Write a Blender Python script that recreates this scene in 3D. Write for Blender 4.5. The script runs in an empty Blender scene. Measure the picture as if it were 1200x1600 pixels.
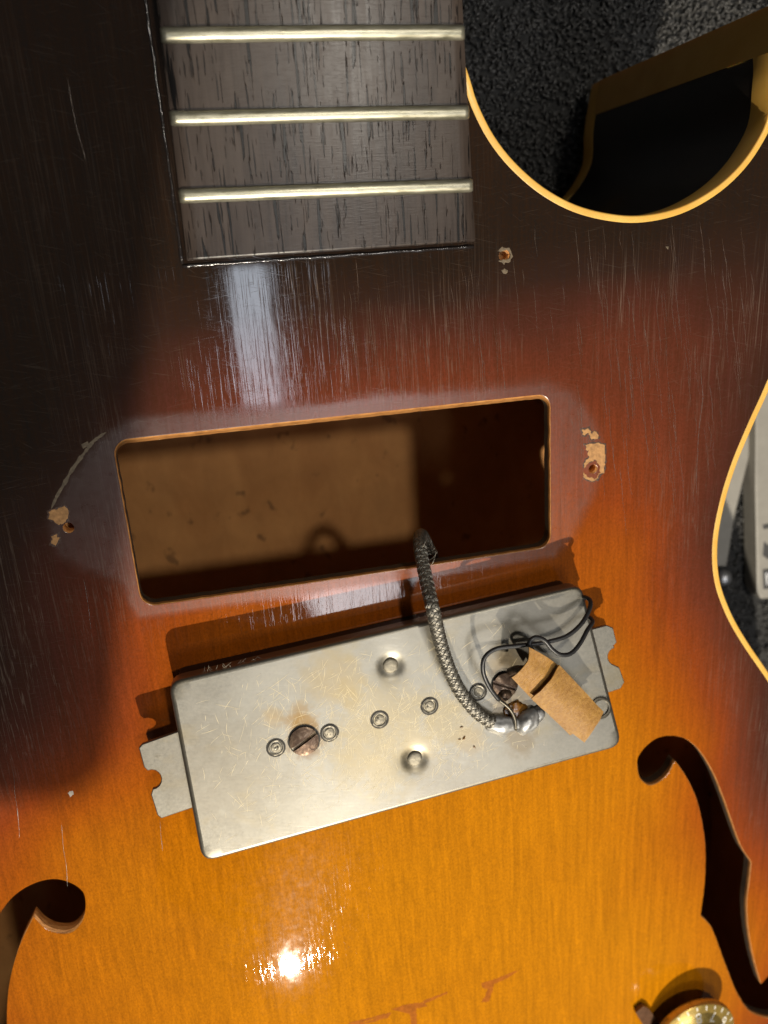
import bpy, bmesh, math, random
import numpy as np
from mathutils import Vector, Matrix, geometry, noise

random.seed(7); rng = np.random.default_rng(7)
S = 0.001                                   # everything below is in millimetres
scene = bpy.context.scene
COL = scene.collection

# ------------------------------------------------------------------ camera
F_PX, CX, CY = 1202.0, 600.0, 800.0         # phone lens, 67 degrees on the long side
MC = np.array([[0.97355506, 0.06174326, -0.2199507],
               [-0.12923104, 0.94277846, -0.30735667],
               [0.18838758, 0.32765309, 0.92582589]])
SG = np.diag([1.0, -1.0, -1.0])
CAM = np.array([-25.8, 51.0, 156.4])
cd = bpy.data.cameras.new('camera'); cam = bpy.data.objects.new('camera', cd); COL.objects.link(cam)
r_, u_, b_ = SG @ MC[0], SG @ -MC[1], SG @ -MC[2]
cam.matrix_world = Matrix(((r_[0], u_[0], b_[0], CAM[0] * S), (r_[1], u_[1], b_[1], CAM[1] * S),
                           (r_[2], u_[2], b_[2], CAM[2] * S), (0, 0, 0, 1)))
cd.sensor_fit = 'VERTICAL'; cd.sensor_height = 34.6; cd.lens = 34.6 * F_PX / 1600
cd.clip_start = 0.005; cd.clip_end = 20
cd.dof.use_dof = True; cd.dof.focus_distance = 0.160; cd.dof.aperture_fstop = 15
scene.camera = cam

# ------------------------------------------------------------------ light
w = bpy.data.worlds.new('World'); scene.world = w; w.use_nodes = True
w.node_tree.nodes['Background'].inputs[0].default_value = (0.88, 0.86, 0.82, 1)
w.node_tree.nodes['Background'].inputs[1].default_value = 0.06
LAMP = np.array([-20.0, -745.0, 850.0])
ld = bpy.data.lights.new('bench_lamp', 'SPOT'); lo = bpy.data.objects.new('bench_lamp', ld); COL.objects.link(lo)
ld.energy = 66; ld.shadow_soft_size = 0.0078; ld.color = (1.0, 0.90, 0.74); ld.spot_size = math.radians(50); ld.spot_blend = 0.5
lo.location = Vector(LAMP) * S
lo.rotation_euler = (Vector((0, -20, 0)) - Vector(LAMP)).to_track_quat('-Z', 'Y').to_euler()
wd = bpy.data.lights.new('ceiling_strip_light', 'AREA'); wo = bpy.data.objects.new('ceiling_strip_light', wd); COL.objects.link(wo)
wd.shape = 'RECTANGLE'; wd.size = 0.05; wd.size_y = 0.15; wd.energy = 0.20; wd.color = (0.80, 0.88, 1.0)
wo.location = Vector((30, -40, 900)) * S

fd = bpy.data.lights.new('overhead_lamp', 'AREA'); fo = bpy.data.objects.new('overhead_lamp', fd); COL.objects.link(fo)
fd.shape = 'DISK'; fd.size = 0.06; fd.energy = 2.3; fd.color = (1.0, 0.93, 0.82)
fo.location = Vector((185, 265, 900)) * S; fo.rotation_euler = (Vector((0, 0, 0)) - Vector((185, 265, 900))).to_track_quat('-Z', 'Y').to_euler()
pd = bpy.data.lights.new('fill_panel', 'AREA'); po = bpy.data.objects.new('fill_panel', pd); COL.objects.link(po)  # added fill without a known source, lifts shadows and brightens the base plate
pd.shape = 'RECTANGLE'; pd.size = 0.26; pd.size_y = 0.20; pd.energy = 1.7; pd.color = (0.95, 0.96, 1.0)
po.location = Vector((150, -270, 950)) * S; po.rotation_euler = (Vector((0, 0, 0)) - Vector((150, -270, 950))).to_track_quat('-Z', 'Y').to_euler()
scene.cycles.caustics_reflective = False; scene.cycles.caustics_refractive = False
scene.view_settings.view_transform = 'Standard'; scene.view_settings.look = 'None'
scene.view_settings.exposure = 0.17; scene.view_settings.gamma = 1.0
scene.view_settings.use_curve_mapping = False
scene.cycles.max_bounces = 8; scene.cycles.sample_clamp_indirect = 4

# ------------------------------------------------------------------ helpers
def ray(px, py):
    v = SG @ (MC.T @ np.array([px - CX, py - CY, F_PX])); return v
def at(px, py, Z=0.0):
    v = ray(px, py); t = (Z - CAM[2]) / v[2]; return CAM + v * t
def smooth(a, b, x):
    t = np.clip((x - a) / (b - a), 0, 1); return t * t * (3 - 2 * t)
def H(X, Y):
    """carved height of the arched top"""
    X = np.asarray(X, float); Y = np.asarray(Y, float)
    a = 18.0 * smooth(45, -290, Y)
    z = a * np.exp(-((X - 4 + 31 * smooth(-50, -115, Y)) / 98.0) ** 2)
    dx, dy = X + 28.2, Y + 115.1; g = np.exp(-(dx * dx + dy * dy) / (2 * 16.0 ** 2))
    z = z + g * (.7 - .006 * dx - .028 * dy)                     # swell added near the bridge to place and tighten the lamp highlight
    return z
def HN(X, Y):
    e = 0.4
    gx = (H(X + e, Y) - H(X - e, Y)) / (2 * e); gy = (H(X, Y + e) - H(X, Y - e)) / (2 * e)
    n = np.stack([-gx, -gy, np.ones_like(gx)], -1); return n / np.linalg.norm(n, axis=-1, keepdims=True)
def on_top(px, py, off=0.0):
    Z = off
    for _ in range(8):
        p = at(px, py, Z); Z = float(H(p[0], p[1])) + off
    return p
def top_xy(pts): return np.array([on_top(*p)[:2] for p in pts])

def mesh_obj(name, verts, faces, mat, parent=None, smooth_=False, scale=S, origin=None):
    """one mesh object; verts in world mm; origin in mm"""
    o3 = np.zeros(3) if origin is None else np.asarray(origin, float)
    me = bpy.data.meshes.new(name)
    me.from_pydata([tuple((np.asarray(v, float) - o3) * scale) for v in verts], [], [tuple(f) for f in faces])
    if smooth_:
        me.polygons.foreach_set('use_smooth', [True] * len(me.polygons))
    for m in (mat if isinstance(mat, (list, tuple)) else [mat]): me.materials.append(m)
    me.update()
    ob = bpy.data.objects.new(name, me); COL.objects.link(ob)
    if parent is not None:
        ob.parent = parent
        pw = np.array(parent.get('_org', (0, 0, 0)), float)
        ob.location = Vector(o3 - pw) * S
    else:
        ob.location = Vector(o3) * S
    ob['_org'] = tuple(o3)
    return ob
def empty(name, org, label, cat):
    e = bpy.data.objects.new(name, None); COL.objects.link(e); e.location = Vector(org) * S; e['_org'] = tuple(float(x) for x in org)
    e.empty_display_size = 0.01; e['label'] = label; e['category'] = cat
    return e
def shade(ob, angle=35):
    me = ob.data
    me.polygons.foreach_set('use_smooth', [True] * len(me.polygons)); me.update()
    me.set_sharp_from_angle(angle=math.radians(angle))
def resample(poly, step, closed=True):
    p = np.asarray(poly, float)
    if closed: p = np.vstack([p, p[:1]])
    d = np.r_[0, np.cumsum(np.linalg.norm(np.diff(p, axis=0), axis=1))]
    n = max(3, int(round(d[-1] / step))); t = np.linspace(0, d[-1], n + 1)
    q = np.stack([np.interp(t, d, p[:, i]) for i in range(p.shape[1])], 1)
    return q[:-1] if closed else q
def catmull(pts, n=8, closed=False):
    p = np.asarray(pts, float); out = []
    N = len(p)
    rngi = range(N if closed else N - 1)
    for i in rngi:
        if closed: a, b, c, d = p[(i - 1) % N], p[i], p[(i + 1) % N], p[(i + 2) % N]
        else: a, b, c, d = p[max(i - 1, 0)], p[i], p[i + 1], p[min(i + 2, N - 1)]
        for k in range(n):
            t = k / n
            out.append(0.5 * ((2 * b) + (-a + c) * t + (2 * a - 5 * b + 4 * c - d) * t * t + (-a + 3 * b - 3 * c + d) * t ** 3))
    if not closed: out.append(p[-1])
    return np.array(out)
def inside(poly, P):
    P = np.asarray(P, float); x, y = P[:, 0], P[:, 1]; res = np.zeros(len(P), bool)
    q = np.roll(poly, -1, axis=0)
    for (x0, y0), (x1, y1) in zip(poly, q):
        if y0 == y1: continue
        c = ((y0 > y) != (y1 > y)) & (x < (x1 - x0) * (y - y0) / (y1 - y0) + x0); res ^= c
    return res
def seg_dist(poly, P, closed=True):
    P = np.asarray(P, float); q = np.roll(poly, -1, axis=0) if closed else poly[1:]
    best = np.full(len(P), 1e9)
    for a, b in zip(poly, q):
        ab = b - a; L = ab @ ab + 1e-12
        t = np.clip(((P - a) @ ab) / L, 0, 1); best = np.minimum(best, np.linalg.norm(P - a - t[:, None] * ab, axis=1))
    return best
def area2(p): x, y = p[:, 0], p[:, 1]; return 0.5 * np.sum(x * np.roll(y, -1) - np.roll(x, -1) * y)
def offset(poly, d):
    """offset of a closed CCW polygon, d > 0 inwards"""
    p = np.asarray(poly); a = p - np.roll(p, 1, 0); b = np.roll(p, -1, 0) - p
    na = np.stack([-a[:, 1], a[:, 0]], 1); nb = np.stack([-b[:, 1], b[:, 0]], 1)
    na /= np.linalg.norm(na, axis=1)[:, None] + 1e-12; nb /= np.linalg.norm(nb, axis=1)[:, None] + 1e-12
    n = na + nb; n /= np.linalg.norm(n, axis=1)[:, None] + 1e-9
    c = np.clip((n * na).sum(1), 0.45, 1)
    return p + n * (d / c)[:, None]
def round_rect(x0, x1, y0, y1, r, n=7):
    out = []
    for cx, cy, a0 in ((x1 - r, y1 - r, 0), (x0 + r, y1 - r, 90), (x0 + r, y0 + r, 180), (x1 - r, y0 + r, 270)):
        for k in range(n + 1):
            a = math.radians(a0 + 90 * k / n); out.append((cx + r * math.cos(a), cy + r * math.sin(a)))
    return np.array(out)
def tube(path, rad, seg=10, cap=True, roll=0.0):
    """vertices and faces of a tube along a path (mm); rad scalar or list"""
    P = np.asarray(path, float); n = len(P); R = np.full(n, rad) if np.isscalar(rad) else np.asarray(rad)
    T = np.gradient(P, axis=0); T /= np.linalg.norm(T, axis=1)[:, None] + 1e-12
    up = np.array([0, 0, 1.0]) if abs(T[0][2]) < .9 else np.array([1.0, 0, 0])
    V = []; Fc = []; u = up - T[0] * (up @ T[0]); u /= np.linalg.norm(u)
    for i in range(n):
        u = u - T[i] * (u @ T[i]); u /= np.linalg.norm(u); v = np.cross(T[i], u)
        for k in range(seg):
            a = 2 * math.pi * k / seg + roll; V.append(P[i] + R[i] * (math.cos(a) * u + math.sin(a) * v))
    for i in range(n - 1):
        for k in range(seg):
            k2 = (k + 1) % seg; Fc.append((i * seg + k, i * seg + k2, (i + 1) * seg + k2, (i + 1) * seg + k))
    if cap:
        Fc.append(tuple(range(seg - 1, -1, -1))); Fc.append(tuple((n - 1) * seg + k for k in range(seg)))
    return V, Fc
def frames(path):
    P = np.asarray(path, float); T = np.gradient(P, axis=0); T /= np.linalg.norm(T, axis=1)[:, None]
    U = []; u = np.array([0, 0, 1.0]) - T[0] * T[0][2]
    if np.linalg.norm(u) < .1: u = np.array([1.0, 0, 0])
    for i in range(len(P)):
        u = u - T[i] * (u @ T[i]); u /= np.linalg.norm(u); U.append(u)
    U = np.array(U); return T, U, np.cross(T, U)
def lathe(profile, centre, axis_frame, seg=32, closed=False):
    """profile [(r,h)], axis_frame (u,v,n)"""
    u, v, n = axis_frame; V = []; Fc = []
    for r, h in profile:
        for k in range(seg):
            a = 2 * math.pi * k / seg; V.append(centre + r * (math.cos(a) * u + math.sin(a) * v) + h * n)
    for i in range(len(profile) - 1):
        for k in range(seg):
            k2 = (k + 1) % seg; Fc.append((i * seg + k, i * seg + k2, (i + 1) * seg + k2, (i + 1) * seg + k))
    Fc.append(tuple((len(profile) - 1) * seg + k for k in range(seg)))
    return V, Fc
def join(parts):
    V = []; Fc = []
    for v, f in parts:
        o = len(V); V += list(v); Fc += [tuple(i + o for i in q) for q in f]
    return V, Fc

# ------------------------------------------------------------------ materials
class NT:
    def __init__(s, name):
        s.m = bpy.data.materials.new(name); s.m.use_nodes = True; s.t = s.m.node_tree; s.t.nodes.clear()
        s.out = s.n('ShaderNodeOutputMaterial'); s.p = s.n('ShaderNodeBsdfPrincipled'); s.l(s.p.outputs[0], s.out.inputs[0])
        tc = s.n('ShaderNodeTexCoord'); mp = s.n('ShaderNodeVectorMath'); mp.operation = 'SCALE'; mp.inputs[3].default_value = 1000
        s.l(tc.outputs['Object'], mp.inputs[0]); s.mm = mp.outputs[0]
    def n(s, t): return s.t.nodes.new(t)
    def l(s, a, b): s.t.links.new(a, b)
    def set(s, **k):
        for a, v in k.items():
            i = s.p.inputs[a.replace('_', ' ')]
            if isinstance(v, bpy.types.NodeSocket): s.l(v, i)
            else: i.default_value = (*v, 1) if isinstance(v, tuple) and len(v) == 3 and i.type == 'RGBA' else v
        return s
    def map(s, scale=(1, 1, 1), rot=(0, 0, 0), loc=(0, 0, 0)):
        m = s.n('ShaderNodeMapping'); m.inputs['Scale'].default_value = scale; m.inputs['Rotation'].default_value = rot; m.inputs['Location'].default_value = loc
        # rotate first, then stretch: chain two nodes when both are asked for
        if any(rot):
            m.inputs['Scale'].default_value = (1, 1, 1); s.l(s.mm, m.inputs[0])
            m2 = s.n('ShaderNodeMapping'); m2.inputs['Scale'].default_value = scale; s.l(m.outputs[0], m2.inputs[0]); return m2.outputs[0]
        s.l(s.mm, m.inputs[0]); return m.outputs[0]
    def noise(s, vec, scale=1.0, detail=3, rough=.5, dist=0.0):
        n = s.n('ShaderNodeTexNoise'); n.inputs['Scale'].default_value = scale; n.inputs['Detail'].default_value = detail
        n.inputs['Roughness'].default_value = rough; n.inputs['Distortion'].default_value = dist; s.l(vec, n.inputs['Vector']); return n.outputs['Fac']
    def rng(s, v, a, b, c=0.0, d=1.0, sm=False):
        n = s.n('ShaderNodeMapRange'); n.clamp = True
        if sm: n.interpolation_type = 'SMOOTHSTEP'
        for i, x in zip((1, 2, 3, 4), (a, b, c, d)): n.inputs[i].default_value = x
        s.l(v, n.inputs[0]); return n.outputs[0]
    def math(s, op, a, b=None):
        n = s.n('ShaderNodeMath'); n.operation = op
        for i, x in enumerate((a, b)):
            if x is None: continue
            if isinstance(x, bpy.types.NodeSocket): s.l(x, n.inputs[i])
            else: n.inputs[i].default_value = x
        return n.outputs[0]
    def mix(s, f, a, b, mode='MIX'):
        n = s.n('ShaderNodeMix'); n.data_type = 'RGBA'; n.blend_type = mode
        for i, x in ((0, f), (6, a), (7, b)):
            if isinstance(x, bpy.types.NodeSocket): s.l(x, n.inputs[i])
            else: n.inputs[i].default_value = (*x, 1) if isinstance(x, tuple) else x
        return n.outputs[2]
    def ramp(s, f, stops):
        n = s.n('ShaderNodeValToRGB'); e = n.color_ramp.elements
        while len(e) < len(stops): e.new(.5)
        for q, (p, c) in zip(e, stops): q.position = p; q.color = (*c, 1)
        s.l(f, n.inputs[0]); return n.outputs[0]
    def attr(s, name):
        n = s.n('ShaderNodeAttribute'); n.attribute_name = name; return n.outputs['Fac']
    def bump(s, h, strength=.3, dist=.0002, prev=None):
        n = s.n('ShaderNodeBump'); n.inputs['Strength'].default_value = strength; n.inputs['Distance'].default_value = dist
        s.l(h, n.inputs['Height'])
        if prev is not None: s.l(prev, n.inputs['Normal'])
        return n.outputs[0]

def mat_lacquer():
    k = NT('sunburst_lacquer'); b = k.attr('burst'); g = k.attr('ghost')
    mott = k.noise(k.map((.05, .05, .05)), 1, 4, .6); bb = k.math('ADD', b, k.math('MULTIPLY', k.math('SUBTRACT', mott, .5), .10))
    col = k.ramp(bb, [(0.0, (.57, .208, .003)), (.15, (.49, .152, .003)), (.30, (.38, .088, .004)), (.45, (.27, .050, .008)),
                      (.60, (.155, .034, .015)), (.75, (.074, .021, .014)), (.88, (.024, .0125, .0105)), (1.0, (.0095, .008, .007))])
    grain = k.noise(k.map((.85, .035, .85)), 1, 6, .75, .5)
    speck = k.noise(k.map((2.6, 1.5, 2.6)), 1, 4, .8)
    col = k.mix(k.rng(grain, .35, .7), k.mix(.36, col, (.03, .011, .002)), col)
    col = k.mix(k.rng(speck, .36, .6), k.mix(.34, col, (.03, .010, .001)), col)
    # ghost of the old pickup cover: dull greyish residue
    gn = k.noise(k.map((.5, .5, .5)), 1, 5, .65)
    col = k.mix(k.math('MULTIPLY', g, k.rng(gn, .2, .75, .08, .34)), col, (.105, .072, .060))
    # checking lines along the grain
    line = k.noise(k.map((1.15, .016, 1.15), loc=(3, 9, 0)), 1, 3, .55, .25)
    ridge = k.math('ABSOLUTE', k.math('SUBTRACT', line, .5)); crack = k.rng(ridge, .0, .022, 1, 0)
    wear = k.rng(k.noise(k.map((.03, .02, .03), loc=(11, 4, 0)), 1, 3, .6), .44, .62)
    cr = k.math('MULTIPLY', crack, k.math('MULTIPLY', wear, k.rng(b, .35, .7)))
    col = k.mix(k.math('MULTIPLY', cr, k.rng(b, .85, 1, .35, .07)), col, (.22, .17, .13))
    # fine cross scratches from years of wiping
    s1 = k.noise(k.map((.10, 6.5, 6.5), rot=(0, 0, math.radians(14))), 1, 2, .5)
    s2 = k.noise(k.map((.14, 8.0, 8.0), rot=(0, 0, math.radians(-8))), 1, 2, .5)
    s3 = k.noise(k.map((.16, 7.0, 7.0), rot=(0, 0, math.radians(38))), 1, 2, .5)
    scr = k.math('ADD', k.rng(s1, .66, .74), k.math('ADD', k.rng(s2, .66, .74), k.rng(s3, .70, .76)))
    dark = k.rng(b, .3, .7)
    col = k.mix(k.math('MULTIPLY', k.math('MULTIPLY', scr, dark), .10), col, (.25, .21, .17))
    hgrain = k.noise(k.map((1.3, .030, 1.3), loc=(5, 2, 0)), 1, 3, .55)
    hfine = k.noise(k.map((4.0, .10, 4.0)), 1, 2, .5)
    groove = k.rng(hgrain, .36, .47, 0, 1, True); gfine = k.rng(hfine, .34, .44, 0, 1, True); slow = k.noise(k.map((.22, .05, .22), loc=(8, 3, 0)), 1, 2, .5)
    hsum = k.math('ADD', k.math('MULTIPLY', groove, k.rng(b, .62, .97, .30, .05)), k.math('ADD', k.math('MULTIPLY', gfine, k.rng(b, .55, .95, .10, .02)), k.math('MULTIPLY', slow, .9)))
    hsum = k.math('ADD', hsum, k.math('MULTIPLY', cr, .22))
    hs = k.math('SUBTRACT', hsum, k.math('MULTIPLY', k.math('MULTIPLY', scr, dark), .05))
    bm = k.bump(hs, .16, .00010)
    rough = k.math('ADD', k.rng(gn, .3, .8, .20, .34), k.math('MULTIPLY', g, .16))
    rc = k.math('ADD', k.rng(gn, .3, .75, .03, .065), k.math('MULTIPLY', g, .24))
    k.set(Base_Color=col, Roughness=rough, Normal=bm, Coat_Weight=1.0, Coat_Roughness=rc, Coat_IOR=1.5, Coat_Normal=bm, Specular_IOR_Level=.0)
    return k.m
def mat_ply():
    k = NT('cut_wood_edge'); z = k.noise(k.map((.5, .5, 2.2)), 1, 4, .6)
    col = k.ramp(z, [(.25, (.20, .075, .016)), (.5, (.45, .19, .045)), (.8, (.58, .29, .09))])
    return k.set(Base_Color=col, Roughness=.65, Normal=k.bump(z, .5, .0002)).m
def mat_wood(name, a, b, sc=(.5, .03, .5), rough=.75):
    k = NT(name); n = k.noise(k.map(sc), 1, 5, .6, .6); bl = k.noise(k.map((.07, .07, .07)), 1, 4, .65)
    col = k.mix(k.rng(n, .3, .7), a, b); sp = k.noise(k.map((.22, .16, .22), loc=(2, 7, 0)), 1, 2, .5)
    col = k.mix(k.rng(bl, .35, .7, 0, .35), col, tuple(x * .55 for x in a)); col = k.mix(k.rng(sp, .66, .74, 0, .7), col, tuple(x * .35 for x in a))
    return k.set(Base_Color=col, Roughness=rough, Normal=k.bump(n, .3, .0002)).m
def mat_black_side():
    k = NT('black_lacquer_side'); n = k.noise(k.map((.06, .06, .06)), 1, 4, .6); d = k.noise(k.map((1.4, 1.4, 1.4)), 1, 2, .5)
    col = k.mix(k.rng(d, .74, .80), k.mix(k.rng(n, .4, .7), (.010, .009, .008), (.022, .016, .013)), (.12, .11, .10))
    return k.set(Base_Color=col, Roughness=.32, Coat_Weight=.5, Coat_Roughness=.2).m
def mat_binding():
    k = NT('aged_cream_binding'); n = k.noise(k.map((.12, .12, .12)), 1, 4, .6); d = k.noise(k.map((.9, .9, .9)), 1, 3, .6)
    col = k.mix(k.rng(n, .3, .7), (.66, .36, .060), (.76, .46, .105)); col = k.mix(k.rng(d, .70, .80, 0, .6), col, (.16, .07, .02))
    return k.set(Base_Color=col, Roughness=.38, Subsurface_Weight=.15, Subsurface_Scale=.002, Coat_Weight=.4, Coat_Roughness=.15).m
def mat_rosewood():
    k = NT('worn_rosewood'); n = k.noise(k.map((.9, .05, .9)), 1, 5, .65, .5); bl = k.noise(k.map((.05, .035, .05)), 1, 4, .6)
    col = k.mix(k.rng(n, .3, .72), (.011, .007, .006), (.042, .029, .023)); col = k.mix(k.rng(bl, .35, .65, 0, .55), col, (.060, .046, .037))
    p1 = k.noise(k.map((1.25, .062, 1), loc=(4, 1, 0)), 1, 2.5, .55, .25); p2 = k.noise(k.map((2.1, .13, 1), loc=(40, 21, 0)), 1, 2, .5, .2)
    pore = k.math('MAXIMUM', k.rng(p1, .61, .63), k.math('MULTIPLY', k.rng(p2, .64, .66), .8))
    col = k.mix(pore, col, (.003, .0025, .0025))
    fine = k.noise(k.map((.3, 5.0, 5)), 1, 2, .5); h = k.math('SUBTRACT', k.math('MULTIPLY', fine, .12), pore)
    return k.set(Base_Color=col, Roughness=k.rng(n, .2, .8, .25, .38), Normal=k.bump(h, .8, .00025), Specular_IOR_Level=.32).m
def mat_metal(name, col, rough, metallic=1.0, sc=1.0, var=.25, bumpd=.00003):
    k = NT(name); n = k.noise(k.map((sc, sc, sc)), 1, 5, .65); c = k.mix(k.rng(n, .3, .7), tuple(x * (1 - var) for x in col), col)
    return k.set(Base_Color=c, Metallic=metallic, Roughness=k.rng(n, .3, .7, rough * .8, rough * 1.25), Normal=k.bump(n, .5, bumpd)).m
def mat_fret():
    k = NT('fret_wire_nickel'); n = k.noise(k.map((.35, 1.5, 1)), 1, 4, .6)
    c = k.mix(k.rng(n, .3, .7), (.30, .285, .20), (.44, .42, .33))
    return k.set(Base_Color=c, Metallic=.8, Roughness=k.rng(n, .3, .8, .30, .48), Normal=k.bump(k.noise(k.map((.4, 8, 8)), 1, 2, .5), .3, .00004)).m
STAINS = []
def mat_plate():
    k = NT('scratched_nickel_silver')
    n = k.noise(k.map((.10, .10, .10)), 1, 5, .65); f = k.noise(k.map((1.5, 1.5, 1.5)), 1, 5, .85)
    col = k.mix(k.rng(n, .3, .7), (.195, .183, .152), (.250, .236, .200)); col = k.mix(k.rng(f, .35, .75, 0, .5), col, (.34, .315, .26))
    st = k.noise(k.map((.055, .075, .05), loc=(4.2, 2.7, 0)), 1, 4, .65, .3); col = k.mix(k.rng(st, .54, .70, 0, .40), col, (.28, .215, .10))
    brush = k.noise(k.map((.12, 3.2, 3.2), rot=(0, 0, math.radians(12))), 1, 3, .6); sc = k.rng(brush, .55, .75)
    col = k.mix(k.math('MULTIPLY', sc, .22), col, (.33, .30, .24))
    big = k.noise(k.map((.35, .35, .35)), 1, 4, .65)
    for (x, y, z), rad, c, amt in STAINS:
        d = k.n('ShaderNodeVectorMath'); d.operation = 'DISTANCE'; k.l(k.mm, d.inputs[0]); d.inputs[1].default_value = (x, y, z)
        m = k.math('MULTIPLY', k.rng(k.math('ADD', d.outputs['Value'], k.math('MULTIPLY', k.math('SUBTRACT', big, .5), rad * 1.6)), rad * .35, rad, amt, 0, True), k.rng(big, .3, .6, .5, 1)); col = k.mix(m, col, c)
    dk = k.noise(k.map((.9, .9, .9), loc=(9, 9, 0)), 1, 3, .6, .8); col = k.mix(k.rng(dk, .71, .77, 0, .6), col, (.09, .075, .05))
    return k.set(Base_Color=col, Metallic=.95, Roughness=k.math('SUBTRACT', k.rng(f, .3, .7, .38, .48), k.math('MULTIPLY', sc, .06)),
                 Normal=k.bump(k.math('SUBTRACT', k.math('MULTIPLY', f, .5), k.math('MULTIPLY', sc, .4)), .3, .00003)).m
def mat_rust():
    k = NT('rusty_screw_steel'); n = k.noise(k.map((.7, .7, .7)), 1, 5, .7, .5)
    c = k.ramp(n, [(.3, (.028, .017, .011)), (.5, (.085, .052, .033)), (.7, (.22, .16, .11))])
    return k.set(Base_Color=c, Metallic=.7, Roughness=k.rng(n, .3, .7, .5, .28), Normal=k.bump(n, .8, .0001)).m
def mat_tape():
    k = NT('aged_paper_tape'); n = k.noise(k.map((1.1, 1.1, 1.1)), 1, 5, .7); b = k.noise(k.map((.25, .25, .25)), 1, 3, .6)
    c = k.mix(k.rng(n, .35, .7), (.27, .130, .024), (.42, .225, .050)); c = k.mix(k.rng(b, .4, .7, 0, .4), c, (.30, .14, .035))
    return k.set(Base_Color=c, Roughness=.5, Normal=k.bump(k.math('ADD', n, k.math('MULTIPLY', k.noise(k.map((.5, 2.6, 1), rot=(0, 0, math.radians(-40))), 1, 3, .6), 1.2)), 1, .0002), Subsurface_Weight=.0).m
def mat_flat(name, col, rough=.6, var=.3, sc=.6, metallic=0.0, bumpd=.0001, spec=.5):
    k = NT(name); n = k.noise(k.map((sc, sc, sc)), 1, 5, .65); c = k.mix(k.rng(n, .3, .7), tuple(x * (1 - var) for x in col), col)
    return k.set(Base_Color=c, Roughness=rough, Metallic=metallic, Normal=k.bump(n, .4, bumpd), Specular_IOR_Level=spec).m
def mat_carpet():
    k = NT('dark_carpet'); n = k.noise(k.map((.8, .8, .8)), 1, 5, .7); big = k.noise(k.map((.03, .03, .03)), 1, 3, .6)
    c = k.mix(k.rng(n, .35, .7), (.006, .006, .006), (.022, .022, .021)); c = k.mix(k.rng(big, .4, .7, 0, .4), c, (.02, .02, .019))
    return k.set(Base_Color=c, Roughness=.6, Normal=k.bump(n, 1, .0006)).m

M = dict(ply_dark=mat_wood('dark_inner_ply', (.045, .028, .016), (.085, .05, .026), (.5, .5, .5)), lacquer=mat_lacquer(), ply=mat_ply(), inner=mat_wood('inside_plywood', (.42, .185, .050), (.52, .25, .075), (.12, .05, .12)), side=mat_black_side(),
         under=mat_wood('unfinished_top_underside', (.26, .14, .06), (.36, .2, .09)),
         binding=mat_binding(), rosewood=mat_rosewood(), fret=mat_fret(), rust=mat_rust(), tape=mat_tape(),
         rivet=mat_metal('rivet_steel', (.15, .135, .105), .38, .8, 1.4, .5), core_metal=mat_metal('rivet_core_metal', (.36, .325, .25), .55, .6, 1.6, .45, .0002), screw_dark=mat_metal('dark_eyelet', (.09, .08, .06), .4, .7, 1.2, .5), hole=mat_flat('dark_gap_shade', (.030, .026, .020), .7),  # the hole entry is painted shade for gaps round rivets and screws
         solder=mat_metal('solder', (.52, .52, .51), .46, .8, .6, .35, .00012), braid=mat_metal('tinned_braid', (.40, .375, .32), .44, .92, 1.2, .5),
         core=mat_flat('cable_core', (.02, .018, .015), .7), wire=mat_flat('black_wire_insulation', (.022, .022, .023), .42, .4, 1.0),
         flux=mat_flat('burnt_flux', (.20, .085, .012), .22, .6, 1.2), cover=mat_flat('black_pickup_cover', (.015, .014, .013), .35),
         bare=mat_flat('bare_chipped_wood', (.52, .27, .10), .8, .5, 1.1, 0, .0003), grime=mat_flat('grime_line', (.17, .125, .075), .7, .6, 1.4, 0, .0003),
         scar=mat_flat('finish_scar', (.36, .105, .008), .7, .4, .9, 0, .0002, .05), pale=mat_flat('pale_chip', (.50, .45, .38), .7),
         gold=mat_metal('gold_knob_plastic', (.66, .45, .12), .28, .6, .5, .3), cap=mat_flat('brown_knob_cap', (.20, .10, .035), .25, .4, .4),
         ink=mat_flat('white_numeral_ink', (.80, .76, .66), .5, .1), copper=mat_flat('brown_pointer', (.17, .085, .045), .35, .5, .8, .4),
         carpet=mat_carpet(), fibre=mat_flat('carpet_fibre', (.085, .083, .080), .38, .75, 1.0), grey=mat_flat('grey_painted_metal', (.28, .265, .235), .45, .15, .2),
         steel=mat_metal('bright_steel', (.60, .61, .63), .45, 1.0, .4, .2), darkmark=mat_flat('dark_marking', (.06, .06, .06), .5),
         white=mat_flat('white_plastic', (.62, .60, .56), .4, .1, .2), glass=mat_flat('black_glass', (.008, .008, .009), .08, .1), hair=mat_flat('lint', (.45, .40, .30), .6))

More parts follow.
